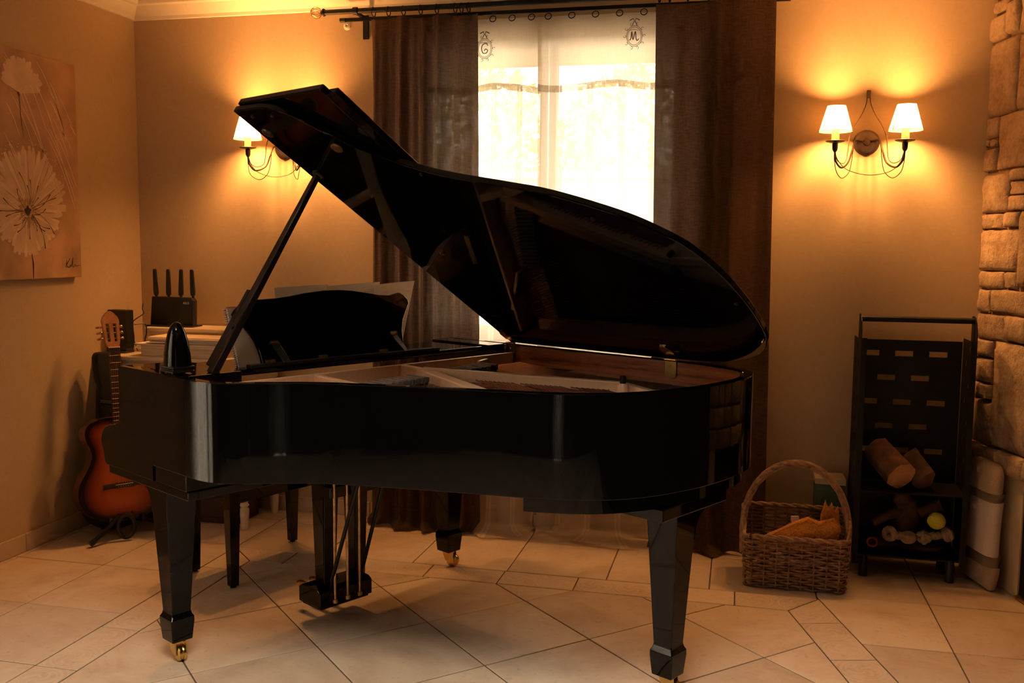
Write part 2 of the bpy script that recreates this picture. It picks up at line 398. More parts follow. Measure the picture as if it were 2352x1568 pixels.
struct(obj('wall_rear', boxes((XL-T, RX_0, YR-T, YR, -.05, ZC), (RX_1, XR+T+.3, YR-T, YR, -.05, ZC), (RX_0, RX_1, YR-T, YR, RZ_1, ZC)), 'dark_unseen_wall', smooth=0))
mb = MB()
back = -SN*.3
mb.hexa([S0, SE, SE+back, S0+back+Vector((.1,.2,0)), S0+Vector((0,0,ZC)), SE+Vector((0,0,ZC)), SE+back+Vector((0,0,ZC)), S0+back+Vector((.1,.2,ZC))])
mb_side = MB().box(((SE.x+SE.x+T)/2+.02, (YR+SE.y)/2, ZC/2), (T, SE.y-YR+.1, ZC))
struct(obj('wall_side', mb_side, 'dark_unseen_wall', smooth=0))
wr = struct(obj('wall_right', mb, 'mortar', smooth=0))
struct(obj('ceiling', boxes((XL-T, KX_0, YR-T, YB+T, ZC, ZC+.25), (KX_1, 2.2, YR-T, YB+T, ZC, ZC+.25), (KX_0, KX_1, YR-T, KY_0, ZC, ZC+.25), (KX_0, KX_1, KY_1, YB+T, ZC, ZC+.25)), 'ceiling_paint', smooth=0))
# crown moulding
prof = [(0,ZC-.082),(.012,ZC-.080),(.016,ZC-.066),(.045,ZC-.040),(.062,ZC-.022),(.085,ZC-.018),(.09,ZC)]
mb = MB()
mb.prism([(0,ZC)]+prof[::1], lambda d, z: (XL+d, YB-d, z), lambda d, z: (1.05, YB-d, z))
struct(obj('trim_1', mb, 'ceiling_paint', smooth=30))
mb = MB(); mb.prism([(0,ZC)]+prof, lambda d, z: (XL+d, YR, z), lambda d, z: (XL+d, YB-d, z))
struct(obj('trim_2', mb, 'ceiling_paint', smooth=30))

# baseboards: tall ceramic skirting tiles
bb = root_struct('baseboard_back', (XL, YB, 0)); x = XL+.012; k = 0
while x < 1.0:
    x1 = min(x+.43, 1.02)
    obj('skirting_tile', boxes((x+.0015, x1-.0015, YB-.011, YB-.0005, .001, .078)), 'skirting', bb, bevel=.002); x = x1
bl = root_struct('baseboard_left', (XL, 0, 0)); y = YB-.012
while y > DY1+.05:
    y1 = max(y-.46, DY1+.03)
    obj('skirting_tile', boxes((XL+.0005, XL+.011, y1+.0015, y-.0015, .001, .082)), 'skirting', bl, bevel=.002); y = y1

# ------------------------------------------------------------------ floor: every tile a piece
floor = root_struct('floor', (0,0,0))
obj('grout_bed', boxes((XL-.02, 2.0, YR, YB, -.06, -.0035)), 'grout', floor, smooth=0)
def clip(poly, a, b, c):     # keep a*x+b*y<=c
    out = []
    for i in range(len(poly)):
        p, q = poly[i], poly[(i+1) % len(poly)]
        dp = a*p[0]+b*p[1]-c; dq = a*q[0]+b*q[1]-c
        if dp <= 0: out.append(p)
        if (dp < 0 < dq) or (dq < 0 < dp):
            t = dp/(dp-dq); out.append((p[0]+(q[0]-p[0])*t, p[1]+(q[1]-p[1])*t))
    return out
def area(p): return .5*sum(p[i][0]*p[(i+1) % len(p)][1]-p[(i+1) % len(p)][0]*p[i][1] for i in range(len(p)))
def inset(poly, d):
    if area(poly) < 0: poly = poly[::-1]
    out = poly
    for i in range(len(poly)):
        p, q = poly[i], poly[(i+1) % len(poly)]
        ln = math.hypot(q[0]-p[0], q[1]-p[1])
        if ln < 1e-5: continue
        a, b = (q[1]-p[1])/ln, -(q[0]-p[0])/ln
        out = clip(out, a, b, a*p[0]+b*p[1]-d)
        if len(out) < 3: return []
    return out
def dedupe(p):
    o = []
    for q in p:
        if not o or math.hypot(q[0]-o[-1][0], q[1]-o[-1][1]) > .002: o.append(q)
    if len(o) > 1 and math.hypot(o[0][0]-o[-1][0], o[0][1]-o[-1][1]) < .002: o.pop()
    return o
def tile(poly, mat='floor_tile', uvf=None, name='tile'):
    poly = dedupe(poly)
    if len(poly) < 3 or abs(area(poly)) < .0008: return
    p0 = dedupe(inset(poly, .0027)); 
    if len(p0) < 3: return
    p1 = inset(p0, .0022); h = random.uniform(-.0006, .0004)
    if len(p1) != len(p0): p1 = p0
    n = len(p0); mb = MB()
    v = [(x, y, -.012) for x, y in p0]+[(x, y, h-.0016) for x, y in p0]+[(x, y, h) for x, y in p1]
    f = [tuple(range(2*n, 3*n))]
    for r in (0, 1):
        f += [(r*n+i, r*n+(i+1) % n, (r+1)*n+(i+1) % n, (r+1)*n+i) for i in range(n)]
    mb.add(v, f)
    cx = sum(p[0] for p in p0)/n; cy_ = sum(p[1] for p in p0)/n
    hold = bpy.data.objects.new(name, None)
    base = Vector((cx, cy_, 0))
    me = bpy.data.meshes.new(name); me.from_pydata([tuple(q-base) for q in mb.v], [], mb.f); me.update()
    if uvf:
        ul = me.uv_layers.new(name='UVMap')
        for lp in me.loops:
            q = Vector(me.vertices[lp.vertex_index].co)+base; ul.data[lp.index].uv = uvf(q.x, q.y)
    me.materials.append(MATS[mat]); bpy.data.objects.remove(hold)
    o = bpy.data.objects.new(name, me); C.objects.link(o); o.parent = floor; o.location = base
XS0, XS1 = -2.235, -2.075        # left border strip
YS0, YS1 = 3.762, 3.920          # back border strip
RO, RI = Vector((.352, 3.920)), Vector((.226, 3.762))       # right border strip, outer and inner corner
RD = Vector((.262, -.965)).normalized(); RN = Vector((-RD.y, RD.x))   # RN points to +x side
if RN.x < 0: RN = -RN
def right_c(pt): return RN.x*pt.x+RN.y*pt.y
# diagonal field
th = math.radians(-45.2); s_ = .4305; g0 = Vector((-1.093, 3.297))
e1 = Vector((math.cos(th), math.sin(th)))*s_; e2 = Vector((-math.sin(th), math.cos(th)))*s_
for i in range(-14, 22):
    for j in range(-20, 16):
        o_ = g0+e1*i+e2*j
        q = [o_, o_+e1, o_+e1+e2, o_+e2]; poly = [(p.x, p.y) for p in q]
        poly = clip(poly, -1, 0, -XS1); poly = clip(poly, 0, 1, YS0) if poly else poly
        poly = clip(poly, RN.x, RN.y, right_c(RI)) if poly else poly
        poly = clip(poly, 0, -1, -YR) if poly else poly
        poly = clip(poly, 1, 0, SE.x) if poly else poly
        if poly: tile(poly)
# border strips with rosettes
xj = [XS0]+[-1.921+.3225*i for i in range(0, 7)]+[.022]
xj = [-1.921, -1.594, -1.270, -.947, -.625, -.300, .022]
prevx = None
def buv(x, y): return ((x+.947)/.161, (y-YS0)/(YS1-YS0))
ends = [None]+xj+[None]
for i in range(len(ends)-1):
    a, b = ends[i], ends[i+1]
    if a is None: poly = [(XS1, YS0), (b, YS0), (b, YS1), (XS0, YS1)]
    elif b is None: poly = [(a, YS0), (RI.x, RI.y), (RO.x, RO.y), (a, YS1)]
    else: poly = [(a, YS0), (b, YS0), (b, YS1), (a, YS1)]
    tile(poly, 'border_tile', buv, 'border_tile')
def luv(x, y): return ((y-2.617)/.170, (x-XS0)/(XS1-XS0))
yj = [3.636-.3395*i for i in range(0, 19)]
tile([(XS0, yj[0]), (XS1, yj[0]), (XS1, YS0), (XS0, YS1)], 'border_tile', luv, 'border_tile')
for i in range(len(yj)-1):
    if yj[i+1] > YR: tile([(XS0, yj[i+1]), (XS1, yj[i+1]), (XS1, yj[i]), (XS0, yj[i])], 'border_tile', luv, 'border_tile')
WSTR = (RO-RI).dot(RN)
def ruv(x, y):
    d = Vector((x, y))-RI; return (d.dot(RD)/.161+.2, d.dot(RN)/WSTR)
def rp(t, wd): p = RI+RD*t+RN*wd; return (p.x, p.y)
t_out0 = (RO-RI).dot(RD)
tt = [.128+.3225*i for i in range(0, 9)]
tile([(RI.x, RI.y), (RO.x, RO.y), rp(tt[0], WSTR), rp(tt[0], 0)], 'border_tile', ruv, 'border_tile')
for i in range(len(tt)-1):
    tile([rp(tt[i], 0), rp(tt[i], WSTR), rp(tt[i+1], WSTR), rp(tt[i+1], 0)], 'border_tile', ruv, 'border_tile')
# outer field, laid square to the walls
xl = [XL-.02, -3.09, -2.66, XS0]
yl = [4.56, 4.37, 3.96, 3.545, 3.083, 2.62, 2.158, 1.696, 1.234, .772, .31, -.152, -.614, -1.076, -1.538, -2.0, -2.462, YR]
for i in range(3):
    for j in range(len(yl)-1):
        tile([(xl[i], yl[j+1]), (xl[i+1], yl[j+1]), (xl[i+1], yl[j]), (xl[i], yl[j])])
xb = [XS0, -1.80, -1.37, -.94, -.508, -.081, .345, .772, 1.20]
for i in range(len(xb)-1):
    for a, b in ((YS1, 4.347), (4.347, 4.56)):
        poly = [(xb[i], a), (xb[i+1], a), (xb[i+1], b), (xb[i], b)]
        if xb[i+1] > RO.x+.01: poly = clip(poly, 0, -1, -3.967) if a == YS1 else poly
        tile(poly)
xr = [.10, .345, .772, 1.20, 1.63]; yr = [3.967, 3.498, 3.035, 2.572, 2.109, 1.646, 1.2]
off = (RO).x*RN.x+RO.y*RN.y
for i in range(len(xr)-1):
    for j in range(len(yr)-1):
        poly = [(xr[i], yr[j+1]), (xr[i+1], yr[j+1]), (xr[i+1], yr[j]), (xr[i], yr[j])]
        poly = clip(poly, -RN.x, -RN.y, -off)
        if poly: tile(poly)

# ------------------------------------------------------------------ stone wall: every stone a piece
STONES = [(0.004,0.118,2.394,2.442),(0.13,0.209,2.289,2.416),(0.004,0.12,2.279,2.379),(0.004,0.213,1.967,2.274),(0.22,0.40,1.971,2.264),(0.004,0.086,1.876,1.96),(0.004,0.034,1.839,1.868),(0.042,0.086,1.837,1.868),(0.004,0.086,1.735,1.828),(0.097,0.41,1.74,1.961),(0.004,0.21,1.56,1.718),(0.217,0.36,1.685,1.73),(0.217,0.33,1.626,1.679),(0.217,0.38,1.563,1.620),(0.004,0.177,1.491,1.552),(0.187,0.292,1.497,1.556),(0.004,0.291,1.316,1.486),(0.300,0.45,1.254,1.556),(0.004,0.203,1.239,1.31),(0.212,0.292,1.244,1.31),(0.004,0.093,1.136,1.230),(0.102,0.441,1.142,1.236),(0.004,0.226,1.024,1.128),(0.235,0.40,1.030,1.131),(0.004,0.148,0.948,1.015),(0.004,0.149,0.838,0.939),(0.004,0.057,0.771,0.829),(0.066,0.151,0.768,0.829),(0.004,0.165,0.575,0.758),(0.175,0.45,0.582,1.020),(0.013,0.241,0.487,0.568),(0.251,0.449,0.484,0.572),
 (0.004,0.12,2.452,2.56),(0.13,0.30,2.425,2.56),(0.218,0.40,2.275,2.416)]
rs = random.Random(3)
z = .584
while z < 2.55:                  # the courses that go on towards the room
    hgt = rs.choice((.075,.10,.13,.17)); z1 = min(z+hgt, 2.56); s = .46
    while s < SLEN-.05:
        ln = rs.uniform(.10,.34); STONES.append((s, min(s+ln, SLEN), z, z1-.009)); s += ln+.010
    z = z1
s = .46
while s < SLEN-.05: STONES.append((s, min(s+.25, SLEN), .487, .575)); s += .26
for (a, b, z0, z1) in STONES:
    mantel = z0 < .50; dep = rs.uniform(.018,.032)+(.022 if mantel else 0)
    nx = 6; nz = 6; mb = MB(); v = []
    cs = [rs.uniform(-.003,.003) for _ in range(8)]
    for j in range(nz):
        for i in range(nx):
            u = (0,.07,.36,.66,.93,1)[i]; t = (0,.08,.36,.66,.92,1)[j]
            edge = i in (0, nx-1) or j in (0, nz-1)
            ss = a+(b-a)*u + (rs.uniform(-.0025,.0025) if not edge else 0) + cs[j % 4]*(1 if i in (0, nx-1) else 0)
            zz_ = z0+(z1-z0)*t + cs[4+i % 4]*(1 if j in (0, nz-1) else 0)
            d = dep*(.55 if edge else 1)+rs.uniform(-.004,.004)
            v.append(S0+SD*ss+SN*d+Vector((0,0,zz_)))
    f = [(j*nx+i, j*nx+i+1, (j+1)*nx+i+1, (j+1)*nx+i) for j in range(nz-1) for i in range(nx-1)]
    ring = [j for j in range(nx)]+[j*nx+nx-1 for j in range(1, nz)]+[(nz-1)*nx+i for i in range(nx-2, -1, -1)]+[j*nx for j in range(nz-2, 0, -1)]
    o_ = len(v)
    for r in ring:
        p = v[r]; d = (p-S0).dot(SN); v.append(p-SN*(d+.004))
    k = len(ring)
    f += [(ring[i], o_+i, o_+(i+1) % k, ring[(i+1) % k]) for i in range(k)]
    mb.add(v, f); obj('stone', mb, 'stone', wr, smooth=70)

# fireplace surround below the stone ledge
def SP(s, d, z): return S0+SD*s+SN*d+Vector((0,0,z))
def sbox(mb, s0, s1, d0, d1, z0, z1):
    return mb.hexa([SP(s0,d1,z0), SP(s1,d1,z0), SP(s1,d0,z0), SP(s0,d0,z0), SP(s0,d1,z1), SP(s1,d1,z1), SP(s1,d0,z1), SP(s0,d0,z1)])
fp = thing('fireplace', 'plastered fireplace front with a dark panel for the shaded opening under the stone ledge', 'fireplace', SP(.7,.0,0))
obj('surround', sbox(MB(), .005, .435, .001, .012, .001, .482), 'hearth_plaster', fp, bevel=.003)
obj('surround', sbox(MB(), 1.0, SLEN-.02, .001, .012, .001, .482), 'hearth_plaster', fp, bevel=.003)
dr = obj('hearth_panel', sbox(MB(), .445, .99, .001, .010, .02, .478), 'black_metal', fp, bevel=.002)  # flat dark panel in place of the shaded hearth opening
obj('hearth_rail', sbox(MB(), .437, .998, .001, .022, .003, .016), 'aged_brass', dr, bevel=.002)

# ------------------------------------------------------------------ window in the back wall
win = root_struct('window_1', ((WX0+WX1)/2, YB+.14, WZ0))
mb = MB(); y0, y1 = YB+.11, YB+.17
for b_ in ((WX0, WX0+.05, WZ0, WZ1), (WX1-.05, WX1, WZ0, WZ1), (WX0+.05, WX1-.05, WZ0, WZ0+.05), (WX0+.05, WX1-.05, WZ1-.05, WZ1)):
    mb.box(((b_[0]+b_[1])/2, (y0+y1)/2, (b_[2]+b_[3])/2), (b_[1]-b_[0], y1-y0, b_[3]-b_[2]))
obj('window_frame', mb, 'white_paint', win, bevel=.004)
xc = (WX0+WX1)/2
for (a, b) in ((WX0+.052, xc-.004), (xc+.004, WX1-.052)):
    mb = MB(); z0, z1 = WZ0+.052, WZ1-.052
    for b_ in ((a, a+.036, z0, z1), (b-.036, b, z0, z1), (a+.036, b-.036, z0, z0+.05), (a+.036, b-.036, z1-.04, z1)):
        mb.box(((b_[0]+b_[1])/2, YB+.13, (b_[2]+b_[3])/2), (b_[1]-b_[0], .045, b_[3]-b_[2]))
    ca = obj('casement', mb, 'white_paint', win, bevel=.004)
    obj('pane', boxes((a+.032, b-.032, YB+.127, YB+.133, z0+.045, z1-.036)), 'window_glass', ca, smooth=0)
obj('window_sill', boxes((WX0-.03, WX1+.03, YB-.025, YB+.11, WZ0-.025, WZ0+.003)), 'white_paint', win, bevel=.004)
# glazed garden doors in the left wall, out of the picture on the left
dg = root_struct('hearth_panel_1', (XL-.12, (DY0+DY1)/2, 0))
ym = (DY0+DY1)/2
mb = MB()
for b_ in ((DY0, DY0+.05, 0, DZ1), (DY1-.05, DY1, 0, DZ1), (DY0+.05, DY1-.05, DZ1-.05, DZ1)):
    mb.box((XL-.12, (b_[0]+b_[1])/2, (b_[2]+b_[3])/2), (.07, b_[1]-b_[0], b_[3]-b_[2]))
obj('door_frame', mb, 'white_paint', dg, bevel=.004)
for a, b in ((DY0+.052, ym-.003), (ym+.003, DY1-.052)):
    mb = MB(); z0, z1 = .01, DZ1-.052
    for b_ in ((a, a+.09, z0, z1), (b-.09, b, z0, z1), (a+.09, b-.09, z0, z0+.16), (a+.09, b-.09, z1-.09, z1), (a+.09, b-.09, 1.0, 1.05)):
        mb.box((XL-.12, (b_[0]+b_[1])/2, (b_[2]+b_[3])/2), (.045, b_[1]-b_[0], b_[3]-b_[2]))
    lf = obj('door_leaf', mb, 'white_paint', dg, bevel=.004)
    for q0, q1 in ((z0+.155, 1.002), (1.048, z1-.085)):
        obj('pane', boxes((XL-.123, XL-.117, a+.085, b-.085, q0, q1)), 'window_glass', lf, smooth=0)

dg2 = root_struct('hearth_panel_2', ((RX_0+RX_1)/2, YR-.12, 0))
nl = 1; lw_ = (RX_1-RX_0)/nl
for i in range(nl):
    a, b = RX_0+i*lw_+.003, RX_0+(i+1)*lw_-.003; z0, z1 = .005, RZ_1-.003; mb = MB()
    for b_ in ((a, a+.07, z0, z1), (b-.07, b, z0, z1), (a+.07, b-.07, z0, z0+.12), (a+.07, b-.07, z1-.08, z1)):
        mb.box(((b_[0]+b_[1])/2, YR-.12, (b_[2]+b_[3])/2), (b_[1]-b_[0], .045, b_[3]-b_[2]))
    lf = obj('door_leaf', mb, 'white_paint', dg2, bevel=.004)
    obj('pane', boxes((a+.065, b-.065, YR-.123, YR-.117, z0+.115, z1-.075)), 'window_glass', lf, smooth=0)

rw_ = root_struct('added_roof_window', ((KX_0+KX_1)/2, (KY_0+KY_1)/2, ZC+.2))  # added roof opening, unseen, brightens floor and piano inside
mb = MB()
for b_ in ((KX_0, KX_0+.05, KY_0, KY_1), (KX_1-.05, KX_1, KY_0, KY_1), (KX_0+.05, KX_1-.05, KY_0, KY_0+.05), (KX_0+.05, KX_1-.05, KY_1-.05, KY_1)):
    mb.box(((b_[0]+b_[1])/2, (b_[2]+b_[3])/2, ZC+.22), (b_[1]-b_[0], b_[3]-b_[2], .05))
obj('window_frame', mb, 'white_paint', rw_, bevel=.004)
obj('pane', boxes((KX_0+.045, KX_1-.045, KY_0+.045, KY_1-.045, ZC+.217, ZC+.223)), 'window_glass', rw_, smooth=0)

# ------------------------------------------------------------------ outside
struct(obj('ground', boxes((-30, 30, -20, 40, -.5, -.25)), 'paving', smooth=0))
ev = thing('added_overhang', 'added cream overhang outside, toning the light behind the sheer header', 'added_overhang', (-1, 5.4, 2.52))  # added to give the sheer header a softer glow than the open sky
obj('soffit', boxes((-4.5, 2.5, YB+T+.001, 5.98, 2.525, 2.55)), 'garden_render', ev, smooth=0)
obj('fascia', boxes((-4.5, 2.5, 5.981, 6.01, 2.515, 2.66)), 'garden_render', ev, smooth=0)
gw = thing('garden_wall', 'pale rendered garden wall outside the window with coping on top', 'wall', (-2.5, 9, -.25))
obj('wall_body', boxes((-9, 4, 8.9, 9.1, -.25, 2.02)), 'garden_render', gw, smooth=0)
x = -9
while x < 4: obj('coping', boxes((x+.003, x+.997, 8.85, 9.15, 2.02, 2.09)), 'garden_render', gw, bevel=.008); x += 1.0
def tree(loc, hgt, rad, label, seed):
    r = random.Random(seed); t = thing('tree', label, 'tree', loc, 'trees in the garden')
    base = Vector(loc)
    obj('trunk', MB().tube([base, base+Vector((.05,.02,hgt*.4)), base+Vector((0,.05,hgt*.75))], [.13,.09,.05], 10), 'tree_bark', t)
    mb = MB()
    for _ in range(1800):
        d = Vector((r.gauss(0,1), r.gauss(0,1), r.gauss(0,1))).normalized()*rad*r.uniform(.45,1)**.5
        p = base+Vector((0,0,hgt*.78))+Vector((d.x, d.y, d.z*.85))
        a = Vector((r.gauss(0,1), r.gauss(0,1), r.gauss(0,1))).normalized(); b = a.orthogonal().normalized(); s = r.uniform(.05,.11)
        mb.add([p-a*s, p+b*s*.45, p+a*s, p-b*s*.45], [(0,1,2,3)])
    obj('foliage', mb, 'leaf', t, smooth=0)['kind'] = 'stuff'
tree((-3.3, 11.0, -.25), 3.6, 1.25, 'leafy green tree behind the garden wall, left one in the window', 1)
tree((-1.1, 12.0, -.25), 3.7, 1.2, 'leafy green tree behind the garden wall, right one in the window', 2)

# ------------------------------------------------------------------ grand piano
PA = Vector((-1.809, 2.798, 0)); PL = Vector((.869, -.495, 0)).normalized(); PWD = Vector((-PL.y, PL.x, 0))
def PW(l, w, z): return PA + PL*l + PWD*w + Vector((0,0,z))
def pbox(mb, l0, l1, w0, w1, z0, z1):
    return mb.hexa([PW(l0,w0,z0), PW(l1,w0,z0), PW(l1,w1,z0), PW(l0,w1,z0), PW(l0,w0,z1), PW(l1,w0,z1), PW(l1,w1,z1), PW(l0,w1,z1)])
piano = thing('grand_piano', 'glossy black grand piano with its lid propped open', 'piano', PW(.65,.67,0))
RIM = [(.337,-.105),(.40,-.090),(.452,-.052),(.508,.011),(.612,.122),(.746,.211),(.907,.306),(1.046,.38),(1.159,.44),(1.265,.507),(1.351,.59),(1.412,.70),(1.445,.82),(1.463,.958),(1.458,1.127),(1.43,1.25),(1.37,1.345),(1.27,1.405),(1.13,1.437),(.98,1.445)]
def outline(off=0.0, n=5, l_start=.05):
    pts = [Vector((p[0], p[1], 0)) for p in crom([(a, b, 0) for a, b in RIM], n)]
    pts = [Vector((l_start, -.105, 0)), Vector((.2, -.105, 0))]+pts+[Vector((.6, 1.445, 0)), Vector((.3, 1.445, 0)), Vector((l_start, 1.445, 0))]
    out = []
    for i, p in enumerate(pts):
        a = pts[max(i-1, 0)]; b = pts[min(i+1, len(pts)-1)]; t = (b-a).normalized()
        nrm = Vector((-t.y, t.x, 0))      # inward
        out.append(p+nrm*off)
    return out
def ribbon(o0, o1, z0, z1):
    a = outline(o0); b = outline(o1); mb = MB(); n = len(a); v = []
    for p, q in zip(a, b): v += [PW(p.x,p.y,z0), PW(p.x,p.y,z1), PW(q.x,q.y,z1), PW(q.x,q.y,z0)]
    f = []
    for i in range(n-1):
        for k in range(4): f.append((i*4+k, i*4+(k+1) % 4, (i+1)*4+(k+1) % 4, (i+1)*4+k))
    f += [(0,1,2,3), ((n-1)*4+3, (n-1)*4+2, (n-1)*4+1, (n-1)*4)]
    return mb.add(v, f)
seam = lambda p: abs((p-PA).dot(PL)-.05) < .002
obj('rim', ribbon(0, .032, .686, .99), 'lacquer', piano, smooth=35, bevel=.003, keep=seam)
obj('inner_rim', ribbon(.0325, .044, .70, .985), 'mahogany', piano, smooth=35)
ARM = [(.05,.99),(-.165,.99),(-.176,.982),(-.178,.82),(-.185,.80),(-.205,.788),(-.25,.779),(-.29,.768),(-.315,.748),(-.326,.72),(-.322,.70),(-.311,.686),(-.307,.672),(-.298,.642),(-.285,.635),(.05,.635)]
for w0, w1 in ((-.105,-.06), (1.40,1.445)):
    obj('arm', MB().prism(ARM, lambda l, z: PW(l,w0,z), lambda l, z: PW(l,w1,z)), 'lacquer', piano, smooth=35, bevel=.003, keep=seam)
obj('cheek_block', pbox(MB(), -.165, .215, -.0595, .125, .82, .9885), 'lacquer', piano, bevel=.003)
obj('cheek_block', pbox(MB(), -.165, .18, 1.30, 1.3995, .82, .9885), 'lacquer', piano, bevel=.003)
obj('key_bed', pbox(MB(), -.280, .0515, -.0595, 1.3995, .635, .685), 'lacquer', piano, bevel=.004)
obj('key_bed_cheek', pbox(MB(), .052, .255, -.100, 1.440, .6348, .6855), 'lacquer', piano, bevel=.002)
obj('key_bed_board', pbox(MB(), -.284, .262, -.098, 1.438, .606, .6345), 'lacquer', piano, bevel=.003)
obj('key_slip', pbox(MB(), -.285, -.265, -.0595, 1.3995, .686, .745), 'lacquer', piano, bevel=.003)
obj('fallboard', MB().prism([(-.262,.687),(-.262,.76),(-.12,.80),(-.02,.86),(-.02,.687)], lambda l, z: PW(l,.0,z), lambda l, z: PW(l,1.34,z)), 'lacquer', piano, bevel=.003)
# soundboard, iron frame, strings, dampers
inner = outline(.046)
poly = [(p.x, p.y) for p in inner if p.x > .12]
obj('soundboard', MB().prism(poly, lambda l, w: PW(l,w,.800), lambda l, w: PW(l,w,.812)), 'soundboard', piano, smooth=30)
pl = MB()
a = outline(.0465); b = outline(.095)
idx = [i for i in range(len(a)) if a[i].x > .16]
v = []
for i in idx:
    p, q = a[i], b[i]
    wq = .02 if p.x < .5 and p.y < .5 else .0
    v += [PW(p.x,p.y,.895), PW(p.x,p.y,.912), PW(q.x,q.y,.905), PW(q.x,q.y,.888)]
f = []
for i in range(len(idx)-1):
    for k in range(4): f.append((i*4+k, i*4+(k+1) % 4, (i+1)*4+(k+1) % 4, (i+1)*4+k))
pl.add(v, f)
pbox(pl, .17, .40, -.055, 1.395, .872, .886)
plate = obj('iron_frame', pl, 'bronze_paint', piano, smooth=30)
def strut(p0, p1, wd, z0, z1, z2=None, name='strut'):
    p0 = Vector((*p0, 0)); p1 = Vector((*p1, 0)); t = (p1-p0).normalized(); n = Vector((-t.y, t.x, 0)); z2 = z1 if z2 is None else z2
    def q(p, s, z): r = p+n*s; return PW(r.x, r.y, z)
    h = wd/2
    mb = MB().hexa([q(p0,-h*1.4,z0), q(p1,-h*1.4,z0), q(p1,h*1.4,z0), q(p0,h*1.4,z0), q(p0,-h,z1), q(p1,-h,z2), q(p1,h,z2), q(p0,h,z1)])
    return obj(name, mb, 'bronze_paint', plate, bevel=.004)
strut((.238,.10), (.235,1.39), .014, .88, .957)
strut((.233,.394), (.66,.44), .022, .88, .955, .93)
strut((.235,.789), (.37,.772), .03, .88, .955)
strut((.36,.775), (.95,.615), .05, .88, .954, .925)
strut((.35,.785), (1.06,1.055), .03, .90, .956, .950)
strut((.345,.82), (1.045,1.085), .05, .90, .932, .930, 'strut_flange')
strut((1.05,1.05), (1.36,1.085), .03, .89, .950, .905)
strut((.31,1.116), (.20,1.30), .014, .88, .950, .94)
# broad web near the tail and along the spine
obj('web', MB().prism([(1.02,1.02),(1.12,.98),(1.36,1.05),(1.30,1.18),(1.10,1.12)], lambda l, w: PW(l,w,.892), lambda l, w: PW(l,w,.925)), 'bronze_paint', plate, bevel=.004)
bolt = obj('bolt', MB().lathe([(.0,.0),(.0105,.0),(.0105,.032),(.008,.036),(.0,.037)], PW(1.085,1.015,.94), 14), 'black_metal', plate)
obj('boss', MB().lathe([(.022,-.05),(.018,.0),(.014,.006),(0,.006)], PW(1.085,1.015,.945), 16), 'bronze_paint', plate)
mb = MB()
rl = random.Random(5)
def tail_hit(p, d):                  # run a string until it meets the flange
    best = None; fl = outline(.14)
    for i in range(len(fl)-1):
        q, e = fl[i], fl[i+1]-fl[i]; den = d.x*e.y-d.y*e.x
        if abs(den) < 1e-9: continue
        t = ((q.x-p.x)*e.y-(q.y-p.y)*e.x)/den; u = ((q.x-p.x)*d.y-(q.y-p.y)*d.x)/den
        if t > .1 and 0 <= u <= 1 and (best is None or t < best): best = t
    return best or .3
for i in range(110):
    w0 = .12+i*.0112; p = Vector((.30, w0, 0))
    d = Vector((1, .02-.10*(1 if w0 > .80 else 0)*0, 0)).normalized(); t = tail_hit(p, d); q = p+d*t
    mb.tube([PW(p.x,p.y,.915), PW(q.x,q.y,.918)], .0009, 4, caps=False)
st = obj('strings', mb, 'copper_string', piano, smooth=0); st['kind'] = 'stuff'
mb = MB()
for i in range(34):
    w0 = .94+i*.0122; p = Vector((.32, w0, 0)); q = Vector((1.22-.008*(i % 9), .60+i*.0150, 0))
    mb.tube([PW(p.x,p.y,.926), PW(q.x,q.y,.921)], .0016, 5, caps=False)
st = obj('bass_strings', mb, 'copper_string', piano, smooth=0); st['kind'] = 'stuff'
for (p0, p1, n) in (((.515,.40), (.475,.66), 17), ((.445,.84), (.40,1.08), 16)):
    mb = MB()
    for i in range(n):
        t = i/(n-1); l_ = p0[0]+(p1[0]-p0[0])*t; w0 = p0[1]+(p1[1]-p0[1])*t
        pbox(mb, l_-.045, l_+.045, w0-.0055, w0+.0055, .930, .948+.002*(i % 2))
        pbox(mb, l_-.040, l_+.040, w0-.004, w0+.004, .919, .930)
    o_ = obj('dampers', mb, 'damper_felt', piano, bevel=0, smooth=0); o_['kind'] = 'stuff'
obj('pin_block', pbox(MB(), .02, .235, .126, 1.299, .86, .90), 'felt_dark', piano, bevel=.003)
obj('belly_rail', pbox(MB(), .16, .185, .126, 1.299, .70, .93), 'felt_dark', piano, bevel=.002)
# music shelf and desk
shelf = obj('music_shelf', pbox(MB(), -.135, .150, .127, 1.392, .962, .982), 'lacquer', piano, bevel=.003)
obj('shelf_rail', pbox(MB(), .118, .150, .20, 1.06, .9822, .994), 'satin_black', shelf, bevel=.002)
ti = math.radians(20); DU = -PL*math.sin(ti)+Vector((0,0,1))*math.cos(ti); DN = PL*math.cos(ti)+Vector((0,0,1))*math.sin(ti); D0 = PW(.112,0,.984)
def DP(w, u, d=0): return D0+PWD*w+DU*u+DN*d
right = [(.912,.004),(.910,.04),(.918,.085),(.934,.127),(.960,.165),(.985,.195),(.984,.212),(.968,.232),(.950,.243),(.93,.241),(.895,.233),(.845,.236),(.795,.245),(.72,.257),(.655,.262),(.59,.262)]
left = [(.50,.254),(.44,.245),(.38,.239),(.31,.237),(.262,.235),(.232,.224),(.208,.205),(.195,.19),(.215,.165),(.245,.125),(.262,.085),(.27,.04),(.27,.004)]
obj('music_desk', MB().prism(right+left, lambda w, u: DP(w,u,-.016), lambda w, u: DP(w,u,0)), 'lacquer', piano, bevel=.003, smooth=35)
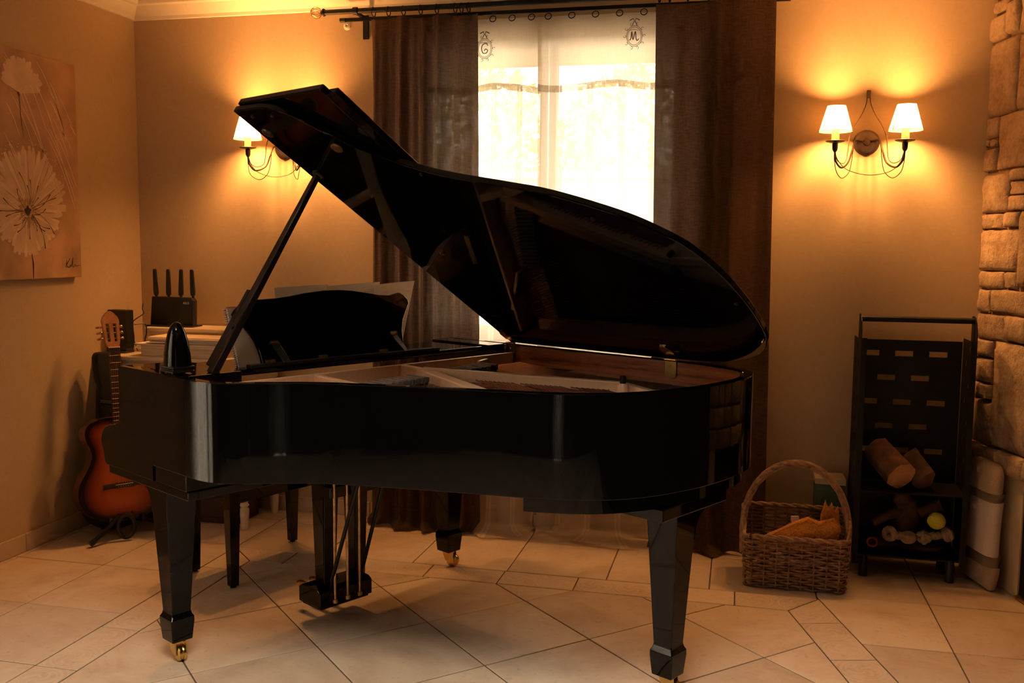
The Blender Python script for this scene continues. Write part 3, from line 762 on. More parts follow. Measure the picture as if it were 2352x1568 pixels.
for wc in (.33, .87):
    mb = MB(); p = DP(wc,.075,.001); q = PW(.142,wc+.02,.992)
    mb.hexa([p-PWD*.016, p+PWD*.016, p+PWD*.016+DU*.012, p-PWD*.016+DU*.012, q-PWD*.012+PL*.004, q+PWD*.012+PL*.004, q+PWD*.012-Vector((0,0,.01)), q-PWD*.012-Vector((0,0,.01))])
    su = obj('desk_support', mb, 'satin_black', piano, bevel=0, smooth=0)
    obj('support_pin', MB().tube([p-PWD*.02+DN*.003, p+PWD*.02+DN*.003], .004, 8), 'brass', su)
for wc in (.30, .52, .80):
    obj('desk_hinge', MB().hexa([DP(wc-.02,.001,.001), DP(wc+.02,.001,.001), DP(wc+.02,.001,.003), DP(wc-.02,.001,.003), DP(wc-.02,.018,.001), DP(wc+.02,.018,.001), DP(wc+.02,.018,.003), DP(wc-.02,.018,.003)]), 'aged_brass', piano, smooth=0)
# lid
LT = math.radians(32.3); LD = -PWD*math.cos(LT)+Vector((0,0,1))*math.sin(LT); LN = PWD*math.sin(LT)+Vector((0,0,1))*math.cos(LT); LH = 1.415
def LP(l, w, o=0): return PW(l,LH,1.0)+LD*(LH-w)+LN*o
LID = [(.33,-.110),(.392,-.092),(.447,-.050),(.507,.038),(.57,.112),(.64,.170),(.726,.235),(.82,.282),(.939,.322),(1.04,.355),(1.136,.389),(1.244,.448),(1.348,.520),(1.41,.584),(1.469,.670),(1.503,.797),(1.514,.932),(1.507,1.078),(1.482,1.205),(1.43,1.30),(1.34,1.37),(1.21,1.415),(1.06,1.43)]
lp = [(.192,-.113)]+[(p.x, p.y) for p in crom([(a_, b_, 0) for a_, b_ in LID], 5)]+[(.192,1.43)]
lid = obj('lid', MB().prism(lp, lambda l, w: LP(l,w,0), lambda l, w: LP(l,w,.022)), 'lacquer', piano, bevel=.004, smooth=35)
flap = obj('lid_flap', MB().prism([(.198,-.115),(.64,-.115),(.64,1.43),(.198,1.43)], lambda l, w: LP(l,w,.026), lambda l, w: LP(l,w,.050)), 'lacquer', piano, bevel=.005, smooth=35)
obj('flap_lip', MB().prism([(.641,-.095),(.69,-.095),(.69,1.43),(.641,1.43)], lambda l, w: LP(l,w,.024), lambda l, w: LP(l,w,.046)), 'lacquer', flap, bevel=.004)
for (l_, w0) in ((.733,.262),(1.231,.515),(1.478,.979),(.263,-.080),(.36,-.07)):
    obj('bumper', MB().lathe([(0,-.006),(.006,-.005),(.007,0)], LP(l_,w0,0), 12, LN), 'satin_black', lid)
obj('prop_cup', MB().lathe([(0,-.003),(.010,-.004),(.014,-.005),(.02,-.004),(.021,0)], LP(.484,.108,0), 18, LN), 'aged_brass', lid)
obj('prop_cup', MB().lathe([(0,-.003),(.010,-.004),(.014,-.005),(.02,-.004),(.021,0)], LP(.241,.228,0), 18, LN), 'satin_black', lid)
obj('button', MB().lathe([(0,-.003),(.008,-.004),(.016,-.004),(.02,-.002),(.021,0)], LP(.235,.004,0), 18, LN), 'satin_black', lid)
# prop stick
p0 = PW(.185,.035,.985); p1 = LP(.241,.228,-.006); ax = (p1-p0).normalized(); sd = ax.cross(PL).normalized(); fr_ = sd.cross(ax)
def bar(mb, a, b, w0, w1, d0, d1, off=(0,0)):
    a = a+fr_*off[0]+sd*off[1]; b = b+fr_*off[0]+sd*off[1]
    return mb.hexa([a-fr_*w0-sd*d0, a+fr_*w0-sd*d0, a+fr_*w0+sd*d0, a-fr_*w0+sd*d0, b-fr_*w1-sd*d1, b+fr_*w1-sd*d1, b+fr_*w1+sd*d1, b-fr_*w1+sd*d1])
mid = p0+ax*.34
pk = obj('prop_stick', bar(bar(MB(), p0, mid, .019, .017, .012, .011), mid, p1, .017, .0115, .011, .009), 'satin_black', piano, bevel=.003)
obj('short_prop', bar(MB(), p0+ax*.02, p0+ax*.30, .016, .010, .007, .007, (-.033,-.002)), 'satin_black', pk, bevel=.003)
obj('pivot', MB().tube([p0+ax*.16-sd*.016, p0+ax*.16+sd*.016], .006, 10), 'black_metal', pk)
# lid hinges
for l_ in (.219, 1.018):
    wq = 1.3985
    mb = MB().prism([(-.024,.0),(.024,.0),(.024,-.050),(.018,-.058),(-.018,-.058),(-.024,-.050)], lambda x, z: PW(l_+x,wq-.0035,.987+z), lambda x, z: PW(l_+x,wq-.0005,.987+z))
    hg = obj('hinge', mb, 'brass', piano, smooth=30)
    obj('knuckle', MB().tube([PW(l_-.024,wq-.004,.993), PW(l_+.024,wq-.004,.993)], .006, 12), 'brass', hg)
    obj('leaf', MB().prism([(-.024,1.392),(.024,1.392),(.024,1.35),(.012,1.325),(-.012,1.325),(-.024,1.35)], lambda x, w: LP(l_+x,w,-.0045), lambda x, w: LP(l_+x,w,-.0012)), 'brass', hg, smooth=30)
    for (x, z) in ((0,-.015),(-.014,-.042),(.014,-.042)):
        obj('screw', MB().lathe([(0,.0024),(.0035,.0012),(.0042,0)], PW(l_+x,wq-.0035,.987+z), 10, -PWD), 'brass', hg)
# lower belly at the tail, leg block
bl_ = outline(.028); bl2 = outline(.060)
idx = [i for i in range(len(bl_)) if bl_[i].x > 1.14 and bl_[i].y > .3]
v = []
for i in idx:
    p, q = bl_[i], bl2[i]; v += [PW(p.x,p.y,.640), PW(p.x,p.y,.690), PW(q.x,q.y,.690), PW(q.x,q.y,.640)]
f = []
for i in range(len(idx)-1):
    for k in range(4): f.append((i*4+k, i*4+(k+1) % 4, (i+1)*4+(k+1) % 4, (i+1)*4+k))
f += [(0,1,2,3), ((len(idx)-1)*4+3, (len(idx)-1)*4+2, (len(idx)-1)*4+1, (len(idx)-1)*4)]
obj('lower_rim', MB().add(v, f), 'lacquer', piano, smooth=35)
poly = [(p.x, p.y) for p in outline(.05) if p.x > .2]
obj('bottom_panel', MB().prism(poly, lambda l, w: PW(l,w,.705), lambda l, w: PW(l,w,.72)), 'satin_black', piano, smooth=30)
for (a_, b_) in (((.26,.30),(1.30,1.0)), ((.26,1.2),(1.30,1.1)), ((.26,.72),(1.30,1.05))):
    t = Vector((b_[0]-a_[0], b_[1]-a_[1], 0)).normalized(); n = Vector((-t.y, t.x, 0))*.035
    q = [(a_[0]-n.x,a_[1]-n.y),(b_[0]-n.x,b_[1]-n.y),(b_[0]+n.x,b_[1]+n.y),(a_[0]+n.x,a_[1]+n.y)]
    obj('beam', MB().prism(q, lambda l, w: PW(l,w,.655), lambda l, w: PW(l,w,.704)), 'satin_black', piano, bevel=.003)
def leg(lc, wc, top, bracket):
    mb = MB(); lev = [(top,.056),(top-.03,.0545),(.172,.0335),(.160,.036),(.150,.0415),(.135,.042),(.070,.036)]
    v = []; 
    for z, h in lev: v += [PW(lc-h,wc-h,z), PW(lc+h,wc-h,z), PW(lc+h,wc+h,z), PW(lc-h,wc+h,z)]
    f = [(0,1,2,3), tuple((len(lev)-1)*4+k for k in (3,2,1,0))]
    for i in range(len(lev)-1):
        for k in range(4): f.append((i*4+k, (i+1)*4+k, (i+1)*4+(k+1) % 4, i*4+(k+1) % 4))
    lg = obj('leg', mb.add(v, f), 'lacquer', piano, bevel=.003, smooth=35)
    # swept bracket between leg and case
    d = Vector(bracket); sidew = .050; q = []
    prof = [(.055,-.10),(.062,-.06),(.080,-.03),(.110,-.012),(.16,-.002),(.16,.0),(.0,.0),(.0,-.10)]
    pd = Vector((-d.y, d.x))
    obj('leg_bracket', MB().prism(prof, lambda r, z: PW(lc+d.x*r-pd.x*sidew, wc+d.y*r-pd.y*sidew, top+z), lambda r, z: PW(lc+d.x*r+pd.x*sidew, wc+d.y*r+pd.y*sidew, top+z)), 'lacquer', lg, smooth=30)
    # brass caster
    an = random.uniform(-.5,.5); cx = PL*math.cos(an)+PWD*math.sin(an); cs = Vector((-cx.y, cx.x, 0)); b = PW(lc,wc,0)+cx*.012
    obj('caster_fork', MB().hexa([b+cx*.02-cs*.021+Vector((0,0,.022)), b+cx*.02-cs*.017+Vector((0,0,.022)), b-cx*.02-cs*.017+Vector((0,0,.030)), b-cx*.02-cs*.021+Vector((0,0,.030)), b+cx*.014-cs*.022+Vector((0,0,.070)), b+cx*.014-cs*.016+Vector((0,0,.070)), b-cx*.034-cs*.016+Vector((0,0,.070)), b-cx*.034-cs*.022+Vector((0,0,.070))])
        .hexa([b+cx*.02+cs*.017+Vector((0,0,.022)), b+cx*.02+cs*.021+Vector((0,0,.022)), b-cx*.02+cs*.021+Vector((0,0,.030)), b-cx*.02+cs*.017+Vector((0,0,.030)), b+cx*.014+cs*.016+Vector((0,0,.070)), b+cx*.014+cs*.022+Vector((0,0,.070)), b-cx*.034+cs*.022+Vector((0,0,.070)), b-cx*.034+cs*.016+Vector((0,0,.070))])
        .lathe([(0,.062),(.026,.062),(.026,.0705),(0,.0705)], PW(lc,wc,0), 16), 'brass', lg, bevel=0)
    obj('caster_wheel', MB().lathe([(0,-.015),(.018,-.015),(.0265,-.011),(.0275,-.004),(.0255,0),(.0275,.004),(.0265,.011),(.018,.015),(0,.015)], b+cx*.008+Vector((0,0,.0275)), 22, cs), 'brass', lg)
    return lg
leg(.007, -.013, .606, (-1,0))
leg(-.032, 1.279, .606, (-1,0))
leg(1.352, .918, .600, (0,1))
obj('leg_block', pbox(MB(), 1.20, 1.425, .76, 1.12, .600, .640), 'lacquer', piano, bevel=.004)
# pedal lyre
lyre = obj('pedal_box', MB().prism([(.0,.068),(.0,.125),(.02,.137),(.115,.137),(.135,.125),(.135,.068)], lambda l, z: PW(l,.478,z), lambda l, z: PW(l,.718,z)), 'lacquer', piano, bevel=.003)
obj('box_foot', pbox(MB(), .01, .125, .488, .708, .058, .0682), 'felt_dark', lyre, bevel=.002)
for wc in (.545, .690):
    mb = MB(); h0, h1 = .024, .032
    mb.hexa([PW(.045,wc-h0,.13), PW(.10,wc-h0,.13), PW(.10,wc+h0,.13), PW(.045,wc+h0,.13), PW(.03,wc-h1,.612), PW(.115,wc-h1,.612), PW(.115,wc+h1,.612), PW(.03,wc+h1,.612)])
    obj('lyre_post', mb, 'lacquer', lyre, bevel=.004)
obj('lyre_crossbar', pbox(MB(), .085, .150, .515, .755, .475, .520), 'lacquer', lyre, bevel=.004)
for wc in (.535, .592, .648):
    obj('pedal_rod', MB().tube([PW(.148,wc,.082), PW(.148,wc,.612)], .0052, 10).lathe([(0,-.006),(.010,-.006),(.010,.008),(0,.008)], PW(.148,wc,.088), 12), 'aged_brass', lyre)
    obj('pedal', MB().tube([PW(.0,wc+.02,.095), PW(-.05,wc+.02,.094), PW(-.095,wc+.02,.090), PW(-.115,wc+.02,.090)], [.010,.012,.016,.009], 12), 'brass', lyre)
    obj('slot_frame', pbox(MB(), .1345, .1365, wc-.014, wc+.014, .085, .118), 'dark_red_wood', lyre)
obj('brace', MB().tube([PW(.125,.53,.14), PW(.352,.53,.70)], .0075, 10), 'lacquer', lyre)
obj('brace', MB().tube([PW(.125,.67,.14), PW(.325,.67,.70)], .0075, 10), 'lacquer', lyre)

# ------------------------------------------------------------------ on the piano
mt = thing('metronome', 'shiny black pyramid metronome on the corner of the piano case', 'metronome', PW(.128,-.052,.99))
cM = PW(.128,-.052,.99); mb = MB(); v = []; lev = [(.024,.038),(.06,.0355),(.10,.0305),(.13,.0235),(.148,.0165),(.158,.0095),(.162,.003)]
for z, h in lev:
    for k in range(16):
        a = 2*PI*k/16+PI/4*0; r = h*1.12/ (abs(math.cos(a))**3.2+abs(math.sin(a))**3.2)**(1/3.2)
        v.append(cM+PL*r*math.cos(a)+PWD*r*math.sin(a)*.9+Vector((0,0,z)))
f = [tuple((len(lev)-1)*16+k for k in range(16)), tuple(reversed(range(16)))]
for i in range(len(lev)-1):
    for k in range(16): f.append((i*16+k, i*16+(k+1) % 16, (i+1)*16+(k+1) % 16, (i+1)*16+k))
hous = obj('housing', mb.add(v, f), 'lacquer', mt, smooth=45)
mb = MB()
for z0, z1, h in ((.004,.010,.042),(.011,.016,.040),(.017,.0238,.043)):
    mb.hexa([cM+PL*a*h+PWD*b*h*.9+Vector((0,0,z)) for z in (z0,z1) for a, b in ((-1,-1),(1,-1),(1,1),(-1,1))])
obj('base', mb, 'satin_black', mt, bevel=.002)
for a, b in ((-1,-1),(1,-1),(1,1),(-1,1)):
    obj('foot', MB().lathe([(0,0),(.007,0),(.008,.0045),(0,.0045)], cM+PL*a*.036+PWD*b*.032+Vector((0,0,.0005)), 10), 'black_plastic', mt)
obj('winding_key', MB().tube([cM-PL*.036+Vector((0,0,.075)), cM-PL*.062+Vector((0,0,.075))], .004, 8), 'black_metal', mt)
# sheet music leaning on the player's side of the desk
def sheet(corners, lines, label):
    t = thing('sheet_music', label, 'sheet music', DP((corners[0][0]+corners[1][0])/2, 0, corners[0][2]), 'sheet music on the piano desk')
    mb = MB(); n = 8; v = []
    (w0,u0,d0),(w1,u1,d1),(w2,u2,d2),(w3,u3,d3) = corners
    for j in range(n+1):
        for i in range(n+1):
            a = i/n; b = j/n
            w = (w0*(1-a)+w1*a)*(1-b)+(w3*(1-a)+w2*a)*b; u = (u0*(1-a)+u1*a)*(1-b)+(u3*(1-a)+u2*a)*b
            d = (d0*(1-a)+d1*a)*(1-b)+(d3*(1-a)+d2*a)*b + .004*math.sin(a*PI)
            v.append(DP(w,u,d))
    m0 = len(v); v += [p-DN*.0009 for p in v]
    f = []
    for j in range(n):
        for i in range(n):
            q = (j*(n+1)+i, j*(n+1)+i+1, (j+1)*(n+1)+i+1, (j+1)*(n+1)+i); f += [q, tuple(m0+k for k in reversed(q))]
    e = [i for i in range(n+1)]+[j*(n+1)+n for j in range(1,n+1)]+[n*(n+1)+i for i in range(n-1,-1,-1)]+[j*(n+1) for j in range(n-1,0,-1)]
    f += [(e[i], m0+e[i], m0+e[(i+1) % len(e)], e[(i+1) % len(e)]) for i in range(len(e))]
    obj('page', mb.add(v, f), 'paper', t, smooth=30)
    if lines:
        mb = MB()
        for (a0, a1, b) in lines:
            q = []
            for a in (a0, a1):
                w = (w0*(1-a)+w1*a)*(1-b)+(w3*(1-a)+w2*a)*b; u = u0*(1-b)+u3*b; d = (d0*(1-a)+d1*a)*(1-b)+(d3*(1-a)+d2*a)*b+.004*math.sin(a*PI)+.0006
                q.append(DP(w,u,d))
            mb.tube(q, .0005, 4)
        obj('print', mb, 'print_ink', t, smooth=0)
sheet([(.37,.002,-.050),(.60,.002,-.050),(.655,.300,-.052),(.415,.292,-.052)], [], 'cream sheet of music standing leftmost behind the music desk')
sheet([(.56,.002,-.042),(.80,.002,-.042),(.90,.302,-.044),(.640,.290,-.044)], [(.3,.8,.9),(.55,.75,.86)], 'cream sheet of music standing in the middle behind the music desk')
sheet([(.72,.002,-.030),(.905,.002,-.030),(1.075,.300,-.036),(.868,.288,-.036)], [(.25,.9,.89),(.65,.85,.82),(.65,.85,.80),(.65,.85,.78),(.3,.95,.72),(.35,.95,.60),(.35,.95,.45)], 'printed sheet of music standing rightmost, past the end of the music desk')
nb = thing('spiral_notebook', 'pink spiral notebook standing behind the left end of the music desk', 'notebook', DP(.27,0,-.03))
obj('cover', MB().prism([(.185,.003),(.40,.003),(.40,.212),(.39,.222),(.195,.222),(.185,.212)], lambda w, u: DP(w,u,-.030), lambda w, u: DP(w,u,-.0285)), 'pink_card', nb)
obj('pages', MB().prism([(.19,.005),(.395,.005),(.395,.215),(.19,.215)], lambda w, u: DP(w,u,-.0283), lambda w, u: DP(w,u,-.0195)), 'paper', nb, smooth=0)
mb = MB()
for i in range(26):
    u = .012+i*.0079
    mb.tube([DP(.186+.008*math.cos(a), u+.0012*math.sin(a*.5), -.0245+.0075*math.sin(a)) for a in [2*PI*k/10 for k in range(10)]], .0012, 5, closed=True)
obj('spiral', mb, 'white_plastic', nb)

# ------------------------------------------------------------------ piano bench
bt = thing('piano_bench', 'black piano bench pulled up behind the keyboard', 'bench', PW(-.63,.73,0))
bl0 = [(-.463,.477),(-.753,.466),(-.807,.996),(-.517,1.007)]
for l_, w0 in bl0:
    b = PW(l_,w0,0); h0, h1 = .017, .026; mb = MB()
    mb.hexa([b+PL*a*h0+PWD*c*h0+Vector((0,0,.008)) for a, c in ((-1,-1),(1,-1),(1,1),(-1,1))]+[b+PL*a*h1+PWD*c*h1+Vector((0,0,.41)) for a, c in ((-1,-1),(1,-1),(1,1),(-1,1))])
    lg = obj('leg', mb, 'lacquer', bt, bevel=.002)
    obj('glide', MB().lathe([(0,.0008),(.012,.0008),(.013,.0085),(0,.0085)], b, 12), 'black_plastic', lg)
for i in range(4):
    a = Vector((*bl0[i],0)); b = Vector((*bl0[(i+1) % 4],0)); t = (b-a).normalized(); n = Vector((-t.y,t.x,0))*.010; a = a+t*.025; b = b-t*.025
    q = [a-n,b-n,b+n,a+n]
    obj('apron', MB().hexa([PW(p.x,p.y,.345) for p in q]+[PW(p.x,p.y,.41) for p in q]), 'lacquer', bt, bevel=.002)
ce = Vector((sum(p[0] for p in bl0)/4, sum(p[1] for p in bl0)/4, 0))
q = [ce+(Vector((*p,0))-ce)*1.10 for p in bl0]; q = q[::-1]
obj('frame', MB().hexa([PW(p.x,p.y,.4105) for p in q]+[PW(p.x,p.y,.425) for p in q]), 'lacquer', bt, bevel=.003)
q2 = [ce+(p-ce)*.97 for p in q]
obj('cushion', MB().hexa([PW(p.x,p.y,.4255) for p in q]+[PW(p.x,p.y,.49) for p in q2]), 'black_cloth', bt, bevel=.018, seg=4)

# ------------------------------------------------------------------ curtain rod, curtains, sheers
ROD_Y = YB-.135; ROD_Z = 2.510
rod = thing('curtain_rod', 'black double curtain rod with a wire ball finial above the window', 'curtain rod', (-.875, ROD_Y, ROD_Z))
RX0, RX1 = -1.985, .245
obj('pole', MB().tube([(RX0,ROD_Y,ROD_Z),(RX1,ROD_Y,ROD_Z)], .0125, 14), 'black_metal', rod)
obj('back_rail', MB().box((-.875,YB-.060,ROD_Z-.022), (2.11,.014,.016)).lathe([(0,-.008),(.011,-.008),(.011,.02),(0,.02)], (-1.93,YB-.060,ROD_Z-.022), 10, (1,0,0)), 'black_metal', rod)
for sgn, x in ((-1, RX0), (1, RX1)):
    fi = obj('finial', MB().lathe([(0,0),(.017,.0),(.019,.006),(.014,.012),(.008,.016),(.006,.02),(0,.02)], (x,ROD_Y,ROD_Z), 14, (sgn,0,0)), 'black_metal', rod)
    mb = MB()
    for k in range(6):
        a = PI*k/6; pts = []
        for j in range(24):
            t = 2*PI*j/24; pts.append((x+sgn*(.045+.027*math.cos(t)), ROD_Y+.027*math.sin(t)*math.cos(a), ROD_Z+.027*math.sin(t)*math.sin(a)))
        mb.tube(pts, .0014, 5, closed=True)
    obj('wire_ball', mb, 'aged_brass', fi)
for x in (-1.827, .09):
    br = obj('bracket', MB().box((x,YB-.004,2.462), (.030,.0075,.115)).box((x,YB-.066,ROD_Z-.006), (.016,.12,.014)), 'black_metal', rod, bevel=.002)
    obj('saddle', MB().tube([(x-.011,ROD_Y,ROD_Z),(x+.011,ROD_Y,ROD_Z)], .0175, 14), 'black_metal', br)
tag(obj('wall_plate', MB().lathe([(0,.006),(.006,.007),(.008,.010),(.018,.006),(.0205,.0003)], (-1.926,YB,2.473), 20, (0,-1,0)), 'white_plastic'), 'small round white wall plate below the left end of the curtain rod', 'wall plate')

def drape(name, x_top, x_bot, y, ztop, pleats, mat, seed, parent, extra=.0, amp=.03, nx=120, nz=26, bow=0.0, uvx=1.0, shift=0.0, depth=1.0, name_top=None, head=0.0):
    r = random.Random(seed); ph = [r.uniform(0,6.28) for _ in range(4)]
    ks = [pleats, pleats*.53, pleats*1.61, pleats*2.3]; am = [1, .55, .35, .18]
    # uneven spacing of the folds
    def fold(u, t):
        s = 0
        for k, p, a in zip(ks, ph, am): s += a*math.sin(2*PI*k*u+p+ .5*t*math.sin(p*3)+.8*math.sin(2*PI*u*1.3+p))
        return s/1.6
    mb = MB(); v = []; uvs = []
    zb = .006; drop = ztop-zb; tot = drop+extra
    for j in range(nz+1):
        t = j/nz; s = tot*t
        for i in range(nx+1):
            u = i/nx
            x = (x_top[0]+(x_top[1]-x_top[0])*u)*(1-t)+(x_bot[0]+(x_bot[1]-x_bot[0])*u)*t + bow*math.sin(PI*t)*math.sin(2*PI*u)
            a = amp*(.40+.60*min(1, t*6+.1))*depth*(1+(.9*t**3 if extra > .1 else 0))
            yy = y+a*fold(u, t)*(1 if t > 0 else .6)
            ex = max(0, s-drop*(1-.0)); zz_ = ztop-s
            if zz_ < zb+.03:
                over = (zb+.03-zz_)*min(1, max(.25, (u-.42)/.2 if x_top[0] < -1.4 and extra > .1 else 1), max(.25, (.88-u)/.1 if x_top[0] > -1 and extra > .1 else 1)); zz_ = zb+.03*math.exp(-over/.03)+.012*abs(fold(u*.6,1))*min(1, over/.05); yy -= over*(.55+.45*math.sin(9*u+seed)); x += over*.35*math.sin(7*u+seed)
            if t < .05: zz_ += -head*(.5+.5*math.sin(2*PI*u*pleats*.5))*(1-t/.05)
            v.append((x, yy, zz_)); uvs.append((u*uvx, ztop-s))
    f = [(j*(nx+1)+i, j*(nx+1)+i+1, (j+1)*(nx+1)+i+1, (j+1)*(nx+1)+i) for j in range(nz) for i in range(nx)]
    mb.add(v, f)
    o = obj(name, mb, mat, parent, smooth=80)
    ul = o.data.uv_layers.new(name='UVMap')
    for lp_ in o.data.loops: ul.data[lp_.index].uv = uvs[lp_.vertex_index]
    return o, v, nx
def rings(parent, xs, y, z, r, tilt=.3):
    for x in xs:
        obj('ring', MB().tube([(x+.35*r*math.sin(a)*tilt, y+r*math.sin(a), z-r*.45+r*math.cos(a)) for a in [2*PI*k/18 for k in range(18)]], .0028, 6, closed=True), 'black_metal', parent)
cl = thing('curtain', 'brown linen curtain hanging left of the bright window', 'curtain', (-1.48, ROD_Y, .005), 'brown linen curtains')
drape('cloth', (-1.752,-1.222), (-1.775,-1.200), ROD_Y+.005, ROD_Z-.034, 5.2, 'curtain_brown', 4, cl, extra=.05, amp=.044, uvx=1.3, head=.012)
rings(cl, [-1.735,-1.66,-1.585,-1.50,-1.42,-1.33,-1.30,-1.265], ROD_Y, ROD_Z, .021)
cr = thing('curtain', 'wide brown linen curtain hanging right of the bright window', 'curtain', (-.13, ROD_Y, .005), 'brown linen curtains')
drape('cloth', (-.400,.118), (-.372,.150), ROD_Y+.005, ROD_Z-.030, 2.6, 'curtain_brown', 16, cr, extra=.05, amp=.040, uvx=1.3, head=.01)
rings(cr, [-.385,-.34,-.26,-.17,-.08,.02,.06,.10], ROD_Y, ROD_Z, .021)
SY = YB-.042
sheers = []
for (x0, x1, b0, b1, sd_, lab) in ((-1.50,-.935,-1.50,-.96,21,'white sheer curtain panel with monogram, left half of the window'), (-.955,-.30,-.93,-.27,22,'white sheer curtain panel with monogram, right half of the window')):
    sh = thing('sheer_curtain', lab, 'curtain', ((x0+x1)/2, SY, .005), 'sheer curtains at the window')
    o, v, nx = drape('cloth', (x0,x1), (b0,b1), SY, ROD_Z-.045, 3.0, 'sheer', sd_, sh, extra=.16, amp=.016, uvx=.85, nz=40)
    # drawn-thread band: a folded strip that follows the cloth
    ztop = ROD_Z-.045; mb = MB(); vv = []
    row = lambda zt: min(range(41), key=lambda j: abs(v[j*(nx+1)][2]-zt))
    j0 = row(2.145)
    for (dz, dy) in ((.016,-.002),(-.016,-.002)):
        for i in range(nx+1):
            p = v[j0*(nx+1)+i]; vv.append((p[0], p[1]+dy, 2.142+dz+.010*math.sin(i/nx*9+sd_)))
    f = [(i, i+1, nx+2+i, nx+1+i) for i in range(nx)]
    hm = obj('openwork_band', mb.add(vv, f), 'sheer_hem', sh, smooth=60, uvf=lambda p: (p.x, p.z))
    sheers.append((sh, v, nx))
    k = 0
    for x in [x0+.05+(x1-x0-.1)*i/5 for i in range(6)]:
        obj('ring', MB().tube([(x+.015*math.cos(a), SY-.004+.006*math.sin(a), ROD_Z-.045+.015*math.sin(a)) for a in [2*PI*q/16 for q in range(16)]], .0022, 6, closed=True), 'black_metal', sh)
vo = thing('dimming_curtain', 'added thin pale curtain, out of view, dimming the glazed side doors', 'curtain', (XL+.05, (DY0+DY1)/2, .01))  # added, unseen: lowers the brightness of the side doors
mb = MB(); v = []; n_ = 90
for z in (.012, 1.1, DZ1+.06):
    for i in range(n_+1):
        u = i/n_; v.append((XL+.055+.018*math.sin(u*52+.6*math.sin(u*17)), DY0-.08+(DY1-DY0+.16)*u, z))
mb.add(v, [(j*(n_+1)+i, j*(n_+1)+i+1, (j+1)*(n_+1)+i+1, (j+1)*(n_+1)+i) for j in range(2) for i in range(n_)])
obj('cloth', mb, 'dimming_voile', vo, smooth=80, uvf=lambda p: (p.y, p.z))
obj('rail', MB().tube([(XL+.055,DY0-.12,DZ1+.07),(XL+.055,DY1+.12,DZ1+.07)], .009, 10), 'black_metal', vo)
mb = MB(); v = []; n_ = 40
for z in (.012, 1.1, RZ_1+.04):
    for i in range(n_+1):
        u = i/n_; v.append((RX_0-.06+(RX_1-RX_0+.12)*u, YR+.05+.012*math.sin(u*40), z))
mb.add(v, [(j*(n_+1)+i, j*(n_+1)+i+1, (j+1)*(n_+1)+i+1, (j+1)*(n_+1)+i) for j in range(2) for i in range(n_)])
vo2 = thing('dimming_curtain', 'added thin grey curtain, out of view, dimming the narrow rear doorway', 'curtain', ((RX_0+RX_1)/2, YR+.05, .01))  # added, unseen: weakens the rear opening's reflection in the piano rim
obj('cloth', mb, 'rear_dimming_voile', vo2, smooth=80, uvf=lambda p: (p.x, p.z))
obj('rail', MB().tube([(RX_0-.1,YR+.05,RZ_1+.05),(RX_1+.1,YR+.05,RZ_1+.05)], .009, 10), 'black_metal', vo2)
# embroidered monograms: oval scroll frame, crown of ribbon, script letter
def monogram(parent, xc, zc, letter):
    y = SY-.024; mb = MB()
    def curve(pts, r=.0016): mb.tube([(xc+a, y, zc+b) for a, b in pts], r, 5)
    for rr in (1, .86): curve([(.036*rr*math.cos(t), .046*rr*math.sin(t)) for t in [2*PI*k/26 for k in range(27)]], .0012)
    for k in range(10):
        t = 2*PI*k/10; cx, cz = .043*math.cos(t), .054*math.sin(t)
        curve([(cx+.007*math.cos(t+a)*(1-a/9), cz+.007*math.sin(t+a)*(1-a/9)) for a in [x*.5 for x in range(10)]], .0011)
    curve([(-.022,.070),(-.006,.078),(0,.062),(.006,.078),(.022,.070)], .0026)
    curve([(-.004,.064),(-.010,.048)], .002); curve([(.004,.064),(.010,.048)], .002)
    L_ = {'C': [(.016,.014),(.006,.024),(-.010,.018),(-.015,-.002),(-.008,-.020),(.008,-.020),(.014,-.008),(.004,-.002),(-.002,-.010)],
          'M': [(-.022,-.018),(-.016,-.010),(-.012,.020),(-.006,-.016),(.004,.020),(.008,-.012),(.014,-.020),(.020,-.012)]}[letter]
    curve([(p.x, p.y) for p in crom([(a, b, 0) for a, b in L_], 5)], .0022)
    curve([(-.020,.026),(.0,.030),(.018,.024)], .0012)
    o = obj('monogram', mb, 'print_ink', parent)
monogram(sheers[0][0], -1.205, 2.325, 'C'); monogram(sheers[1][0], -.500, 2.355, 'M')

